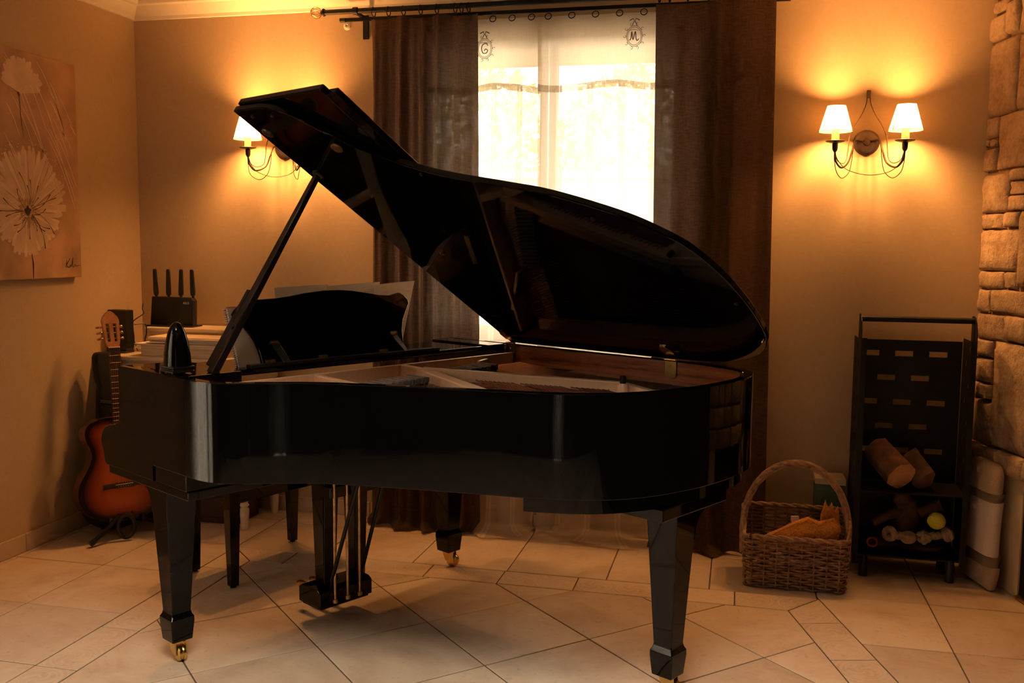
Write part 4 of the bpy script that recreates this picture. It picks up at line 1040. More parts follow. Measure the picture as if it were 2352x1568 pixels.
# ------------------------------------------------------------------ wall sconces
def sconce(loc, label):
    s = thing('wall_sconce', label, 'wall lamp', loc, 'twin-shade wall sconces'); c = Vector(loc)
    P_ = lambda x, y, z: c+Vector((x, y, z))
    obj('back_plate', MB().lathe([(0,.030),(.012,.029),(.016,.022),(.040,.019),(.052,.012),(.056,.0005)], c, 32, (0,-1,0)), 'rust_iron', s, smooth=50)
    obj('wall_finial', MB().tube([P_(-.0015,-.012,.193), P_(.0,-.010,.225)], [.0085,.0088], 10), 'rust_iron', s)
    for sx in (-1, 1):
        for (pts, r) in (([(.006,-.010,.196),(.010,-.016,.165),(.028,-.03,.118),(.058,-.05,.065),(.076,-.055,.020),(.080,-.055,-.01)], .0024),):
            obj('frame_wire', MB().tube(crom([P_(sx*x,y,z) for x, y, z in pts], 6), r, 6), 'dark_wire', s)
        arm = obj('arm', MB().tube(crom([P_(sx*x,y,z) for x, y, z in [(.020,-.024,.006),(.050,-.032,.006),(.062,-.045,-.035),(.080,-.06,-.092),(.112,-.105,-.116),(.138,-.122,-.085),(.142,-.125,-.045)]], 6), .0042, 8), 'dark_wire', s)
        for pts in ([(.076,-.055,.020),(.082,-.058,-.04),(.088,-.065,-.080),(.105,-.10,-.098),(.130,-.115,-.085),(.140,-.125,-.05)],
                    [(.058,-.040,-.03),(.064,-.045,-.09),(.075,-.06,-.135),(.105,-.085,-.160),(.132,-.125,-.135),(.143,-.125,-.08),(.142,-.125,-.05)]):
            obj('arm_wire', MB().tube(crom([P_(sx*x,y,z) for x, y, z in pts], 6), .0019, 6), 'dark_wire', arm)
        b = P_(sx*.142,-.125,0)
        obj('socket', MB().lathe([(0,-.050),(.006,-.050),(.0115,-.040),(.0125,-.016),(.010,-.012)], b, 16), 'dark_wire', arm)
        obj('drip_dish', MB().lathe([(0,-.013),(.018,-.012),(.038,-.007),(.042,-.003),(.041,-.002),(.03,-.005),(0,-.008)], b, 24), 'dark_wire', arm)
        obj('candle_sleeve', MB().lathe([(0,-.008),(.0165,-.008),(.0165,.010),(.0155,.050),(0,.050)], b, 16), 'candle_wax', arm)
        shd = obj('lamp_shade', MB().lathe([(.069,.036),(.0375,.146)], b+Vector((0,0,0)), 36), 'shade_cloth', s, smooth=60, uvf=lambda p: (math.atan2(p.y-b.y, p.x-b.x)*.06, p.z))
        obj('shade_trim', MB().tube([b+Vector((.0692*math.cos(a), .0692*math.sin(a), .037)) for a in [2*PI*k/36 for k in range(36)]], .0013, 5, closed=True)
            .tube([b+Vector((.0376*math.cos(a), .0376*math.sin(a), .1455)) for a in [2*PI*k/36 for k in range(36)]], .0012, 5, closed=True), 'oak_frame', shd)
        obj('shade_seam', MB().tube([b+Vector((.0696*math.cos(3.75), .0696*math.sin(3.75), .037)), b+Vector((.0378*math.cos(3.75), .0378*math.sin(3.75), .1455))], .002, 5), 'oak_frame', shd)
        obj('bulb', MB().lathe([(0,.050),(.007,.052),(.015,.070),(.013,.088),(.005,.104),(0,.108)], b, 14), 'bulb_glow', s)
        d = bpy.data.lights.new('bulb_light', 'POINT'); d.energy = LAMP_W; d.color = LAMP_COL; d.shadow_soft_size = .036
        lo = bpy.data.objects.new('bulb_light', d); C.objects.link(lo); lo.parent = s; lo.location = b+Vector((0,0,.092))-c
    # the long wire that joins the two sockets
    obj('link_wire', MB().tube(crom([P_(x,y,z) for x, y, z in [(-.142,-.125,-.052),(-.125,-.125,-.09),(-.085,-.125,-.128),(0,-.125,-.150),(.085,-.125,-.136),(.128,-.125,-.095),(.142,-.125,-.052)]], 6), .0019, 6), 'dark_wire', s)
sconce((.527, YB, 1.868), 'wrought iron sconce with two lit cream shades, right of the window')
sconce((-2.268, YB, 1.880), 'wrought iron sconce with two lit cream shades, half hidden behind the piano lid')

# ------------------------------------------------------------------ painting on the left wall
pt = thing('painting', 'unframed canvas of pale flowers on brown on the left wall', 'painting', (XL, 3.53, 1.232))
PX = XL+.036; PY0, PY1, PZ0, PZ1 = 3.03, 4.027, 1.232, 2.228
obj('canvas', boxes((XL+.001, PX, PY0, PY1, PZ0, PZ1)), 'canvas_ground', pt, bevel=.003)
rp_ = random.Random(11)
def stroke(mb, pts, w0, lift=.0004):
    pts = [Vector((y, z)) for y, z in pts]; n = len(pts); v = []
    for i, p in enumerate(pts):
        a = pts[max(i-1,0)]; b = pts[min(i+1,n-1)]; t = (b-a).normalized() if (b-a).length > 1e-6 else Vector((1,0)); nn = Vector((-t.y, t.x))
        w = w0[i] if isinstance(w0, list) else w0*(1 if 0 < i < n-1 else .35)
        for s in (-1, 1): 
            q = p+nn*s*w; v.append((PX+lift, min(max(q.x,PY0+.001),PY1-.001), min(max(q.y,PZ0+.001),PZ1-.001)))
    mb.add(v, [(2*i, 2*i+1, 2*i+3, 2*i+2) for i in range(n-1)])
fc = (3.680, 1.535); R_ = .285
def fl(an): return 1.0 if math.sin(an) > 0 else .70+.30*(1+math.sin(an))*.5
mb = MB()     # rust halo under the big bloom
stroke(mb, [(fc[0]+R_*1.0*math.cos(a)*.93, fc[1]+.03+R_*.97*fl(a)*math.sin(a)) for a in [2*PI*k/60 for k in range(61)]], .016, .0003)
ring_ = [(fc[0]+R_*.90*math.cos(a)*.93, fc[1]+.012+R_*.88*fl(a)*math.sin(a)) for a in [2*PI*k/48 for k in range(48)]]
obj('bloom_ground', MB().add([(PX+.0004, y, z) for y, z in ring_], [tuple(range(48))]), 'paint_bloom', pt, smooth=0)
sm = [(3.655+.010*math.cos(a)+.085*max(0,1)*math.cos(a), 2.115+.085*math.sin(a)) for a in [2*PI*k/30 for k in range(30)]]
obj('small_bloom_ground', MB().add([(PX+.0004, y, z) for y, z in sm], [tuple(range(30))]), 'paint_bloom', pt, smooth=0)
mb = MB(); mb2 = MB(); nP = 74
for k in range(nP):
    a = 2*PI*k/nP+rp_.uniform(-.02,.02); r1 = R_*fl(a)*rp_.uniform(.88,1.02); r0 = rp_.uniform(.045,.085)
    pts = [(fc[0]+(r0+(r1-r0)*t)*math.cos(a+.05*math.sin(3*t+k))*.93, fc[1]+(r0+(r1-r0)*t)*math.sin(a+.05*math.sin(3*t+k))) for t in [i/6 for i in range(7)]]
    stroke(mb if k % 3 else mb2, pts, [.0022,.0045,.007,.0095,.0105,.0115,.007], .0006+.0001*(k % 3))
obj('petals', mb, 'paint_cream', pt, smooth=0)['kind'] = 'stuff'; obj('petals', mb2, 'paint_pale', pt, smooth=0)['kind'] = 'stuff'
mb = MB()
for k in range(46):
    a = rp_.uniform(0,6.28); r = rp_.uniform(.02,.062); y, z = fc[0]+r*math.cos(a), fc[1]+r*math.sin(a)*1.0
    stroke(mb, [(y-.003,z),(y,z),(y+.003,z)], .003, .0011)
for k in range(44):
    a = rp_.uniform(.2,3.4); r = R_*rp_.uniform(.98,1.12); y, z = fc[0]+r*math.cos(a)*.93, fc[1]+r*math.sin(a)
    stroke(mb, [(y-.003,z),(y,z),(y+.003,z)], .003, .0011)
obj('paint_dots', mb, 'paint_pale', pt, smooth=0)['kind'] = 'stuff'
mb = MB()
mb.add([(PX+.0013, fc[0]+(.019+.005*math.sin(5*a))*math.cos(a), fc[1]+(.019+.005*math.cos(4*a))*math.sin(a)) for a in [2*PI*k/24 for k in range(24)]], [tuple(range(24))])
obj('flower_centre', mb, 'paint_dark', pt, smooth=0)
mb = MB()
for k in range(22):
    a = rp_.uniform(0,6.28); r0, r1 = .03, rp_.uniform(.09,.20); bend = rp_.uniform(-.6,.6)
    pts = [(fc[0]+(r0+(r1-r0)*t)*math.cos(a+bend*t), fc[1]+(r0+(r1-r0)*t)*math.sin(a+bend*t)) for t in [i/6 for i in range(7)]]
    stroke(mb, pts, [.0009]*5+[.0016,.0028], .0014)
obj('stamens', mb, 'paint_dark', pt, smooth=0)['kind'] = 'stuff'
mb = MB(); stroke(mb, [(3.695,1.345),(3.702,1.30),(3.700,1.235)], .004, .0012); obj('flower_stem', mb, 'paint_dark', pt, smooth=0)
mb = MB(); stroke(mb, [(3.648,2.050),(3.655,2.036),(3.656,2.028),(3.660,1.95),(3.672,1.85)], [.006,.005,.0016,.0016,.001], .0012); obj('flower_stem', mb, 'paint_dark', pt, smooth=0)
sg = [(3.915,1.275),(3.923,1.315),(3.918,1.290),(3.945,1.322),(3.921,1.293),(3.938,1.278),(3.946,1.292),(3.951,1.282),(3.958,1.300),(3.966,1.325),(3.962,1.285),(3.972,1.283),(3.980,1.292),(3.988,1.284),(4.005,1.288),(4.018,1.287)]
mb = MB(); stroke(mb, [(p.x, p.y) for p in crom([(a, b, 0) for a, b in sg], 4)], .0013, .0012); obj('signature', mb, 'paint_dark', pt, smooth=0)
mb = MB()     # the small bloom
for k in range(30):
    a = .25+2.5*k/29; r1 = rp_.uniform(.10,.155)
    stroke(mb, [(3.655+.01+r1*t*math.cos(a), 2.045+r1*t*math.sin(a)*1.05) for t in (0,.3,.6,.85,1)], [.002,.006,.011,.013,.006], .0007+.00004*k)
obj('petals', mb, 'paint_cream', pt, smooth=0)
mb = MB()     # rain of light streaks
for k in range(26):
    y = rp_.uniform(3.55,4.02); z = rp_.uniform(1.75,2.21); ln = rp_.uniform(.10,.42)
    pts = [(y+ln*.55*t, z-ln*(.55*t+.45*t*t)) for t in [i/7 for i in range(8)]]
    pts = [p for p in pts if p[0] < PY1-.004]
    if len(pts) > 2: stroke(mb, pts, rp_.uniform(.0014,.0032), .0009)
obj('streaks', mb, 'paint_pale', pt, smooth=0)['kind'] = 'stuff'

# ------------------------------------------------------------------ desk in the corner
DX0, DX1, DYF, DYB, DZ = -3.105, -2.285, 4.130, YB-.013, .842
dk = thing('desk', 'cream painted desk with turned legs in the corner behind the guitar', 'desk', ((DX0+DX1)/2, 4.34, 0))
obj('table_top', boxes((DX0, DX1, DYF, DYB, DZ-.022, DZ)), 'painted_wood', dk, bevel=.006)
obj('apron', boxes((DX0+.03, DX1-.03, DYF+.025, DYB-.01, DZ-.13, DZ-.0225)), 'painted_wood', dk, bevel=.003)
dwr = obj('drawer', boxes((DX0+.12, DX1-.12, DYF+.018, DYF+.0248, DZ-.118, DZ-.035)), 'painted_wood', dk, bevel=.003)
obj('knob', MB().lathe([(0,.022),(.010,.020),(.012,.013),(.006,.006),(.006,0)], ((DX0+DX1)/2, DYF+.018, DZ-.076), 14, (0,-1,0)), 'painted_wood', dwr)
legp = [(0,.001),(.0165,.001),(.019,.02),(.023,.09),(.022,.105),(.016,.112),(.024,.122),(.016,.134),(.023,.145),(.018,.158),(.022,.19),(.027,.45),(.026,.62),(.018,.64),(.026,.66),(.026,DZ-.13)]
for x, y in ((DX1-.045, DYF+.05), (DX1-.045, DYB-.045), (DX0+.045, DYF+.05), (DX0+.045, DYB-.045)):
    obj('leg', MB().lathe(legp, (x,y,0), 18), 'white_paint', dk, smooth=50)
HX0, HY0, HZ = -2.965, 4.335, .968
obj('shelf_box', boxes((HX0+.02, DX1-.02, HY0+.02, DYB, DZ+.0005, HZ-.0205)), 'painted_wood', dk, bevel=.002)
obj('shelf_top', boxes((HX0, DX1, HY0, DYB, HZ-.020, HZ)), 'painted_wood', dk, bevel=.005)
# router on the shelf
ro = thing('router', 'black router with four upright antennas on the desk shelf', 'router', (-2.845, 4.44, HZ))
def tilted(x0, x1, y0, y1, z0, z1, sx=0, sy=0, t=1.0):
    xm = (x0+x1)/2; ym_ = (y0+y1)/2
    return MB().hexa([(x0,y0,z0),(x1,y0,z0),(x1,y1,z0),(x0,y1,z0)]+[(xm+(x-xm)*t+sx, ym_+(y-ym_)*t+sy, z1) for x, y in ((x0,y0),(x1,y0),(x1,y1),(x0,y1))])
body = obj('body', MB().prism([(-2.972,HZ+.006),(-2.724,HZ+.006),(-2.722,HZ+.135),(-2.735,HZ+.152),(-2.962,HZ+.154)], lambda x, z: (x, 4.40+.03*(z-HZ), z), lambda x, z: (x, 4.438+.03*(z-HZ), z)), 'black_plastic', ro, bevel=.003)
obj('stand', boxes((-2.985, -2.715, 4.375, 4.475, HZ+.0005, HZ+.008)), 'black_plastic', ro, bevel=.002)
for x, lean in ((-2.948,-.006),(-2.876,.0),(-2.805,.004),(-2.735,-.005)):
    mb = MB(); z0 = HZ+.150; lv = [(0,.005,.005),(.010,.005,.005),(.013,.011,.006),(.030,.0125,.006),(.140,.009,.005),(.146,.006,.005)]; v = []
    for z, h, d in lv: v += [(x-h+lean*z/.14,4.425-d,z0+z), (x+h+lean*z/.14,4.425-d,z0+z), (x+h+lean*z/.14,4.425+d,z0+z), (x-h+lean*z/.14,4.425+d,z0+z-(0 if z < .145 else .004))]
    f = [(3,2,1,0), tuple((len(lv)-1)*4+k for k in range(4))]+[(i*4+k, i*4+(k+1) % 4, (i+1)*4+(k+1) % 4, (i+1)*4+k) for i in range(len(lv)-1) for k in range(4)]
    obj('antenna', mb.add(v, f), 'black_plastic', ro, bevel=.001)
cu = bpy.data.curves.new('brand_text', 'FONT'); cu.body = 'ASUS'; cu.size = .016; cu.extrude = .0004; cu.align_x = 'RIGHT'
to = bpy.data.objects.new('tmp_text', cu); C.objects.link(to); bpy.context.view_layer.update()
me = bpy.data.meshes.new_from_object(to); bpy.data.objects.remove(to)
me.materials.clear(); me.materials.append(MATS['white_plastic'])
to = bpy.data.objects.new('brand_lettering', me); C.objects.link(to); to.parent = body; to.rotation_euler = (PI/2,0,0); to.location = Vector((-2.745,4.4035,HZ+.118))-wloc(ro)
# modem box
mo = thing('modem', 'tall black modem box standing on the desk beside the wall', 'modem', (-3.045, 4.255, DZ))
mb = MB(); an = math.radians(-8); ca, sa = math.cos(an), math.sin(an)
def mp(x, y, z): return (-3.045+x*ca-y*sa, 4.262+x*sa+y*ca, DZ+z)
bd = obj('body', MB().prism([(-.058,.014),(.052,.014),(.060,.05),(.060,.085),(.055,.12),(.056,.218),(-.062,.218)], lambda x, z: mp(x,-.028,z), lambda x, z: mp(x,.028,z)), 'black_plastic', mo, bevel=.004)
obj('foot', MB().prism([(-.052,.0008),(.048,.0008),(.052,.0138),(-.056,.0138)], lambda x, z: mp(x,-.034,z), lambda x, z: mp(x,.034,z)), 'black_plastic', mo, bevel=.002)
obj('status_panel', MB().prism([(-.052,.196),(-.028,.196),(-.028,.203),(-.052,.203)], lambda x, z: mp(x,-.0285,z), lambda x, z: mp(x,-.0280,z)), 'damper_felt', bd, smooth=0)
# cables
tag(obj('cable', MB().tube(crom([(-2.985,4.285,.985),(-2.955,4.33,.985),(-2.945,4.325,.94),(-2.950,4.318,.90),(-2.93,4.31,.848)], 8), .0034, 6), 'black_plastic'), 'black cable running down from the modem box behind the paper pile', 'cable', 'cables on the desk')
tag(obj('cable', MB().tube(crom([(-2.986,4.36,HZ+.10),(-2.995,4.375,HZ+.118),(-3.002,4.38,HZ+.09),(-2.990,4.37,HZ+.066),(-3.03,4.345,HZ+.03),(-3.05,4.34,.95),(-3.03,4.345,.89),(-2.995,4.32,.847)], 8), .0024, 6), 'black_plastic'), 'thin black cable looping out of the router side', 'cable', 'cables on the desk')
tag(obj('cable', MB().tube(crom([(-2.985,4.29,.865),(-2.965,4.30,.885),(-2.93,4.315,.882),(-2.915,4.325,.85)], 8), .0040, 6), 'white_plastic'), 'short white cable arching over the desk top', 'cable', 'cables on the desk')
# papers and books on the desk
bk = thing('box_file', 'thick cream box file lying flat on the desk behind the metronome', 'box file', (-2.66, 4.24, DZ))
obj('cover', boxes((-2.895, -2.425, 4.150, 4.325, DZ+.056, DZ+.063)), 'paper', bk, bevel=.0015)
obj('pages', boxes((-2.862, -2.432, 4.156, 4.320, DZ+.006, DZ+.0558)), 'paper_edge', bk, smooth=0)
obj('cover', boxes((-2.868, -2.425, 4.152, 4.325, DZ+.0005, DZ+.0058)), 'paper', bk, bevel=.0015)
zp = DZ+.0636; rq = random.Random(8)
pp = thing('paper_pile', 'loose pile of papers on top of the cream box file', 'papers', (-2.63, 4.23, zp))
for i in range(7):
    mb = MB(); dx, dy, a = rq.uniform(-.012,.012), rq.uniform(-.01,.01), rq.uniform(-.07,.07); th_ = rq.uniform(.003,.006)
    mb.box((-2.612+dx, 4.238+dy, zp+th_/2), (.41,.165,th_-.0004), a); obj('sheaf', mb, 'paper' if i % 2 else 'paper_edge', pp, bevel=0, smooth=0); zp += th_
# dark chest under the desk
ch = thing('chest', 'low dark wooden chest standing under the desk', 'chest', (-2.62, 4.33, 0))
obj('body', boxes((-2.93, -2.385, 4.225, 4.455, .03, .30)), 'dark_red_wood', ch, bevel=.004)
obj('lid', boxes((-2.94, -2.375, 4.215, 4.465, .3005, .33)), 'dark_red_wood', ch, bevel=.004)
obj('plinth', boxes((-2.92, -2.395, 4.235, 4.445, .001, .0298)), 'dark_red_wood', ch, bevel=.002)

# ------------------------------------------------------------------ guitar on a floor stand
def half_body(n=40, sc_=1.0):
    key = [(0,.0),(.006,.07),(.035,.130),(.085,.170),(.14,.183),(.20,.172),(.255,.142),(.305,.121),(.345,.121),(.395,.137),(.435,.140),(.470,.120),(.488,.075),(.492,.02),(.492,0)]
    return [(p.x*sc_, p.y*sc_) for p in crom([(a, b, 0) for a, b in key], 5)]
def guitar_frame(o, az, tilt, roll=0):
    n = Vector((math.cos(az), math.sin(az), 0)); z = Vector((0,0,1)); upv = z*math.cos(tilt)-n*math.sin(tilt); nn = n*math.cos(tilt)+z*math.sin(tilt); side = upv.cross(nn)
    return lambda x, u, d: Vector(o)+side*x+upv*u+nn*d
gt = thing('acoustic_guitar', 'red sunburst classical guitar standing in front of the left wall', 'guitar', (-2.80, 3.90, 0))
G = guitar_frame((-2.795, 3.905, .088), math.radians(-36), math.radians(7))
hb = [(u, w*1.13) for u, w in half_body()]; ol = [(-w, u) for u, w in hb]+[(w, u) for u, w in reversed(hb[1:-1])]
mb = MB(); nO = len(ol)
v = [G(x,u,-.092) for x, u in ol]+[G(x,u,0) for x, u in ol]
mb.add(v, [tuple(range(nO))]+[(i, (i+1) % nO, nO+(i+1) % nO, nO+i) for i in range(nO)])
obj('body', mb, 'guitar_side', gt, smooth=50)
# top with a radial grid so the burst can follow the outline
mb = MB(); rad = [1.0,.96,.88,.78,.66,.5,.34,.16]; v = []; uvs = []
cen = (0,.21)
def toward(x, u, r):
    cu_ = min(max(u,.12),.38); return (x*r, cu_+(u-cu_)*r if r > .01 else cu_)
for r in rad:
    for x, u in ol: a, b = toward(x,u,r); v.append(G(a,b,.0012)); uvs.append(1-r)
f = [(k*nO+i, k*nO+(i+1) % nO, (k+1)*nO+(i+1) % nO, (k+1)*nO+i) for k in range(len(rad)-1) for i in range(nO)]
f.append(tuple((len(rad)-1)*nO+i for i in range(nO)))
tp = obj('soundboard', mb.add(v, f), 'sunburst_top', gt, smooth=30)
ul = tp.data.uv_layers.new(name='UVMap')
for lp_ in tp.data.loops: ul.data[lp_.index].uv = (uvs[lp_.vertex_index]*1.35, 0)
hole = [(.044*math.cos(a), .335+.044*math.sin(a)) for a in [2*PI*k/28 for k in range(28)]]
obj('sound_hole', MB().prism(hole, lambda x, u: G(x,u,.0014), lambda x, u: G(x,u,.0020)), 'black_cloth', gt, smooth=30)
obj('rosette', MB().tube([G(.051*math.cos(a), .335+.051*math.sin(a), .0018) for a in [2*PI*k/32 for k in range(32)]], .0035, 5, closed=True), 'oak_frame', gt)
br_ = obj('bridge', MB().prism([(-.095,.158),(.095,.158),(.095,.180),(.045,.182),(-.045,.182),(-.095,.180)], lambda x, u: G(x,u,.0013), lambda x, u: G(x,u,.009)), 'rosewood', gt, bevel=.0015)
obj('saddle', MB().prism([(-.040,.172),(.040,.172),(.040,.1745),(-.040,.1745)], lambda x, u: G(x,u,.0088), lambda x, u: G(x,u,.0115)), 'ivory', br_, smooth=0)
for x in (-.028,-.016,-.005,.006,.017,.028):
    obj('bridge_pin', MB().lathe([(0,.0022),(.0016,.0016),(.0018,0)], G(x,.164,.0088), 8, G(0,0,1)-G(0,0,0)), 'ivory', br_)
fbw = lambda u: .026+(.031-.026)*(.82-u)/(.82-.40)
fb = obj('fingerboard', MB().prism([(-fbw(.40),.400),(fbw(.40),.400),(.026,.82),(-.026,.82)], lambda x, u: G(x,u,.0014), lambda x, u: G(x,u,.0085)), 'rosewood', gt, bevel=.001)
obj('neck', MB().prism([(-.027,.485),(.027,.485),(.0235,.82),(-.0235,.82)], lambda x, u: G(x*.9,u,-.016), lambda x, u: G(x,u,.0013)), 'guitar_neck', gt, bevel=.004)
for k in range(1, 18):
    u = .82-.65*(1-2**(-k/12)); w = fbw(u)
    obj('fret', MB().tube([G(-w+.001,u,.0088), G(w-.001,u,.0088)], .0011, 5), 'brass', fb)
obj('nut', MB().prism([(-.026,.8202),(.026,.8202),(.026,.8255),(-.026,.8255)], lambda x, u: G(x,u,.001), lambda x, u: G(x,u,.0108)), 'ivory', gt, smooth=0)
hd_ = [(-.027,.826),(.027,.826),(.036,.860),(.040,.95),(.034,.965),(.020,.985),(.006,.996),(-.006,.996),(-.020,.985),(-.034,.965),(-.040,.95),(-.036,.860)]
def GH(x, u, d): return G(x, u, d-.16*max(0, u-.826))
# slotted headstock: rails around two slots
mb = MB()
for q in ([(-.027,.826),(.027,.826),(.0335,.850),(-.0335,.850)], [(-.0385,.936),(.0385,.936),(.040,.95),(.034,.967),(.020,.985),(.006,.996),(-.006,.996),(-.020,.985),(-.034,.967),(-.040,.95)],
          [(-.0335,.8502),(-.0225,.8502),(-.0255,.9358),(-.0385,.9358)], [(.0225,.8502),(.0335,.8502),(.0385,.9358),(.0255,.9358)], [(-.0085,.8502),(.0085,.8502),(.0085,.9358),(-.0085,.9358)]):
    mb.prism(q, lambda x, u: GH(x,u,-.017), lambda x, u: GH(x,u,.0))
hs_ = obj('headstock', mb, 'guitar_neck', gt, bevel=0, smooth=30)
for sx in (-1, 1):
    for u in (.865, .893, .921):
        tn = obj('tuner', MB().tube([GH(sx*.008,u,-.009), GH(sx*.046,u,-.009)], .0026, 8).lathe([(0,-.004),(.006,-.004),(.007,.002),(.005,.006),(0,.006)], GH(sx*.047,u,-.009), 10, GH(sx,u,0)-GH(0,u,0)), 'brass', hs_)
        obj('tuner_button', MB().tube([GH(sx*.046,u,-.013), GH(sx*.056,u-.001,-.024), GH(sx*.058,u-.002,-.034)], [.004,.0055,.0045], 8), 'aged_brass', hs_)
mb = MB()
for x in (-.021,-.0126,-.0042,.0042,.0126,.021): mb.tube([G(x*1.25,.172,.0112), G(x,.826,.0106)], .0005, 4, caps=False)
stg = obj('strings', mb, 'aged_brass', gt, smooth=0); stg['kind'] = 'stuff'
gs = thing('guitar_stand', 'black folding guitar stand under the sunburst guitar', 'guitar stand', (-2.82, 3.86, 0))
gb = Vector((-2.84, 3.90, 0))
for pts, r in (([(-2.80,3.87,.125),(-2.835,3.80,.06),(-2.866,3.735,.014)], .010), ([(-2.79,3.93,.125),(-2.74,4.02,.06),(-2.70,4.09,.014)], .010), ([(-2.845,3.915,.125),(-2.92,3.955,.06),(-2.985,3.99,.014)], .010)):
    lg = obj('leg', MB().tube(pts, r, 10), 'black_metal', gs)
    obj('rubber_foot', MB().tube([Vector(pts[-1])+(Vector(pts[-2])-Vector(pts[-1])).normalized()*.028, pts[-1]], .0135, 10), 'black_plastic', lg)
obj('hub', MB().lathe([(0,.10),(.022,.10),(.024,.118),(.020,.14),(0,.14)], (-2.885,3.925,0), 14), 'black_metal', gs)
obj('post', MB().tube([(-2.895,3.93,.10),(-2.945,3.95,.34)], .010, 10), 'black_metal', gs)
for s_2 in (-1, 1):
    a = G(s_2*.07,-.012,-.10); b = G(s_2*.075,-.013,.012); c_ = G(s_2*.075,.025,.020)
    ck = obj('cradle_arm', MB().tube([Vector((-2.885,3.925,.115)), a, b, c_], .008, 10), 'black_plastic', gs)
lpv = [(-2.775+.030*math.cos(a), 3.875+.02*math.cos(a), .07+.055*math.sin(a)) for a in [2*PI*k/22 for k in range(22)]]
obj('yoke_strap', MB().tube(lpv, .010, 8, closed=True), 'black_plastic', gs)
# second instrument in a black bag behind it
gg = thing('guitar_bag', 'black padded guitar bag leaning in the corner behind the sunburst guitar', 'guitar bag', (-2.93, 4.02, 0))
G2 = guitar_frame((-2.925, 4.007, .012), math.radians(-36), math.radians(6.5))
hb2 = [(u*1.06, w*.86) for u, w in half_body()]; ol2 = [(-w, u) for u, w in hb2]+[(w, u) for u, w in reversed(hb2[1:-1])]
obj('bag_body', MB().prism(ol2, lambda x, u: G2(x,u,-.045), lambda x, u: G2(x,u,.045)), 'black_cloth', gg, bevel=.018, seg=3)
obj('bag_neck', MB().prism([(-.055,.53),(.055,.53),(.045,.66),(.040,.70),(.050,.74),(.054,.84),(.04,.862),(-.04,.862),(-.054,.84),(-.050,.74),(-.040,.70),(-.045,.66)], lambda x, u: G2(x,u,-.035), lambda x, u: G2(x,u,.035)), 'black_cloth', gg, bevel=.012, seg=3)
obj('strap', MB().tube(crom([G2(-.05,.62,.05), G2(.03,.60,.085), G2(.12,.55,.075), G2(.14,.48,.055)], 6), .012, 6), 'black_cloth', gg)

# ------------------------------------------------------------------ log rack
RX, RXR, RYF, RYB_, RZ = .508, .955, 4.235, 4.475, 1.125
lr = thing('log_rack', 'tall black metal log rack with slotted panels against the right wall', 'log rack', ((RX+RXR)/2, 4.35, 0))
def holed(name, uvs, holes, mp_, parent, mat='black_metal'):
    # a sheet with rectangular holes: cut the plane along the hole edges and leave the hole cells out
    us = sorted(set([uvs[0], uvs[1]]+[h[0] for h in holes]+[h[1] for h in holes])); vs_ = sorted(set([uvs[2], uvs[3]]+[h[2] for h in holes]+[h[3] for h in holes]))
    mb = MB()
    for j in range(len(vs_)-1):
        i = 0
        while i < len(us)-1:
            def solid(i): 
                um, vm = (us[i]+us[i+1])/2, (vs_[j]+vs_[j+1])/2
                return not any(h[0] < um < h[1] and h[2] < vm < h[3] for h in holes)
            if not solid(i): i += 1; continue
            k = i
            while k+1 < len(us)-1 and solid(k+1): k += 1
            a, b, c, d = us[i], us[k+1], vs_[j], vs_[j+1]
            mb.hexa([mp_(a,c,0), mp_(b,c,0), mp_(b,c,1), mp_(a,c,1), mp_(a,d,0), mp_(b,d,0), mp_(b,d,1), mp_(a,d,1)])
            i = k+1
    return obj(name, mb, mat, parent, smooth=0)
hl = []
for r_i, zc in enumerate((.945,.838,.730,.622,.515)):
    xs = (.575,.715,.855) if r_i % 2 == 0 else (.645,.785)
    for x in xs: hl.append((x-.037, x+.037, zc-.012, zc+.012))
holed('back_panel', (RX+.004, RXR-.004, .10, 1.005), hl, lambda x, z, d: (x, RYB_-.003+.003*d, z), lr)
sh_ = []
for i, zc in enumerate((.985,.92,.83,.76,.67,.60,.51,.44,.35)):
    for yc in ((4.30,4.41) if i % 2 else (4.355,)): sh_.append((yc-.009, yc+.009, zc-.012, zc+.012))
for x in (RX, RXR):
    sp_ = holed('side_panel', (RYF, RYB_, .10, 1.02), sh_, lambda y, z, d: (x-.0015+.003*d, y, z), lr)
    top = [(RYF,1.0201),(RYF+.004,1.06),(RYF+.018,1.10),(RYF+.045,1.123),(RYF+.075,1.128),(RYF+.105,1.123),(RYF+.105,1.0201)]
    obj('side_top', MB().prism(top, lambda y, z: (x-.0015,y,z), lambda y, z: (x+.0015,y,z)), 'black_metal', sp_, smooth=0)
    obj('front_flange', boxes((x if x < .7 else x-.022, x+.022 if x < .7 else x, RYF-.002, RYF+.001, .06, 1.03)), 'black_metal', sp_, smooth=0)
obj('handle_bar', MB().tube([(RX,RYF+.060,1.108),(RXR,RYF+.060,1.108)], .0125, 12), 'black_metal', lr)
obj('shelf', boxes((RX+.003, RXR-.003, RYF+.003, RYB_-.005, .372, .378)), 'black_metal', lr, smooth=0)
obj('bottom_shelf', boxes((RX+.003, RXR-.003, RYF+.003, RYB_-.005, .095, .101)), 'black_metal', lr, smooth=0)
for x in (RX+.05, RXR-.05):
    for y in (RYF+.03, RYB_-.03):
        obj('foot', MB().lathe([(0,.001),(.019,.001),(.019,.06),(.016,.094),(0,.094)], (x,y,0), 14), 'black_plastic', lr)
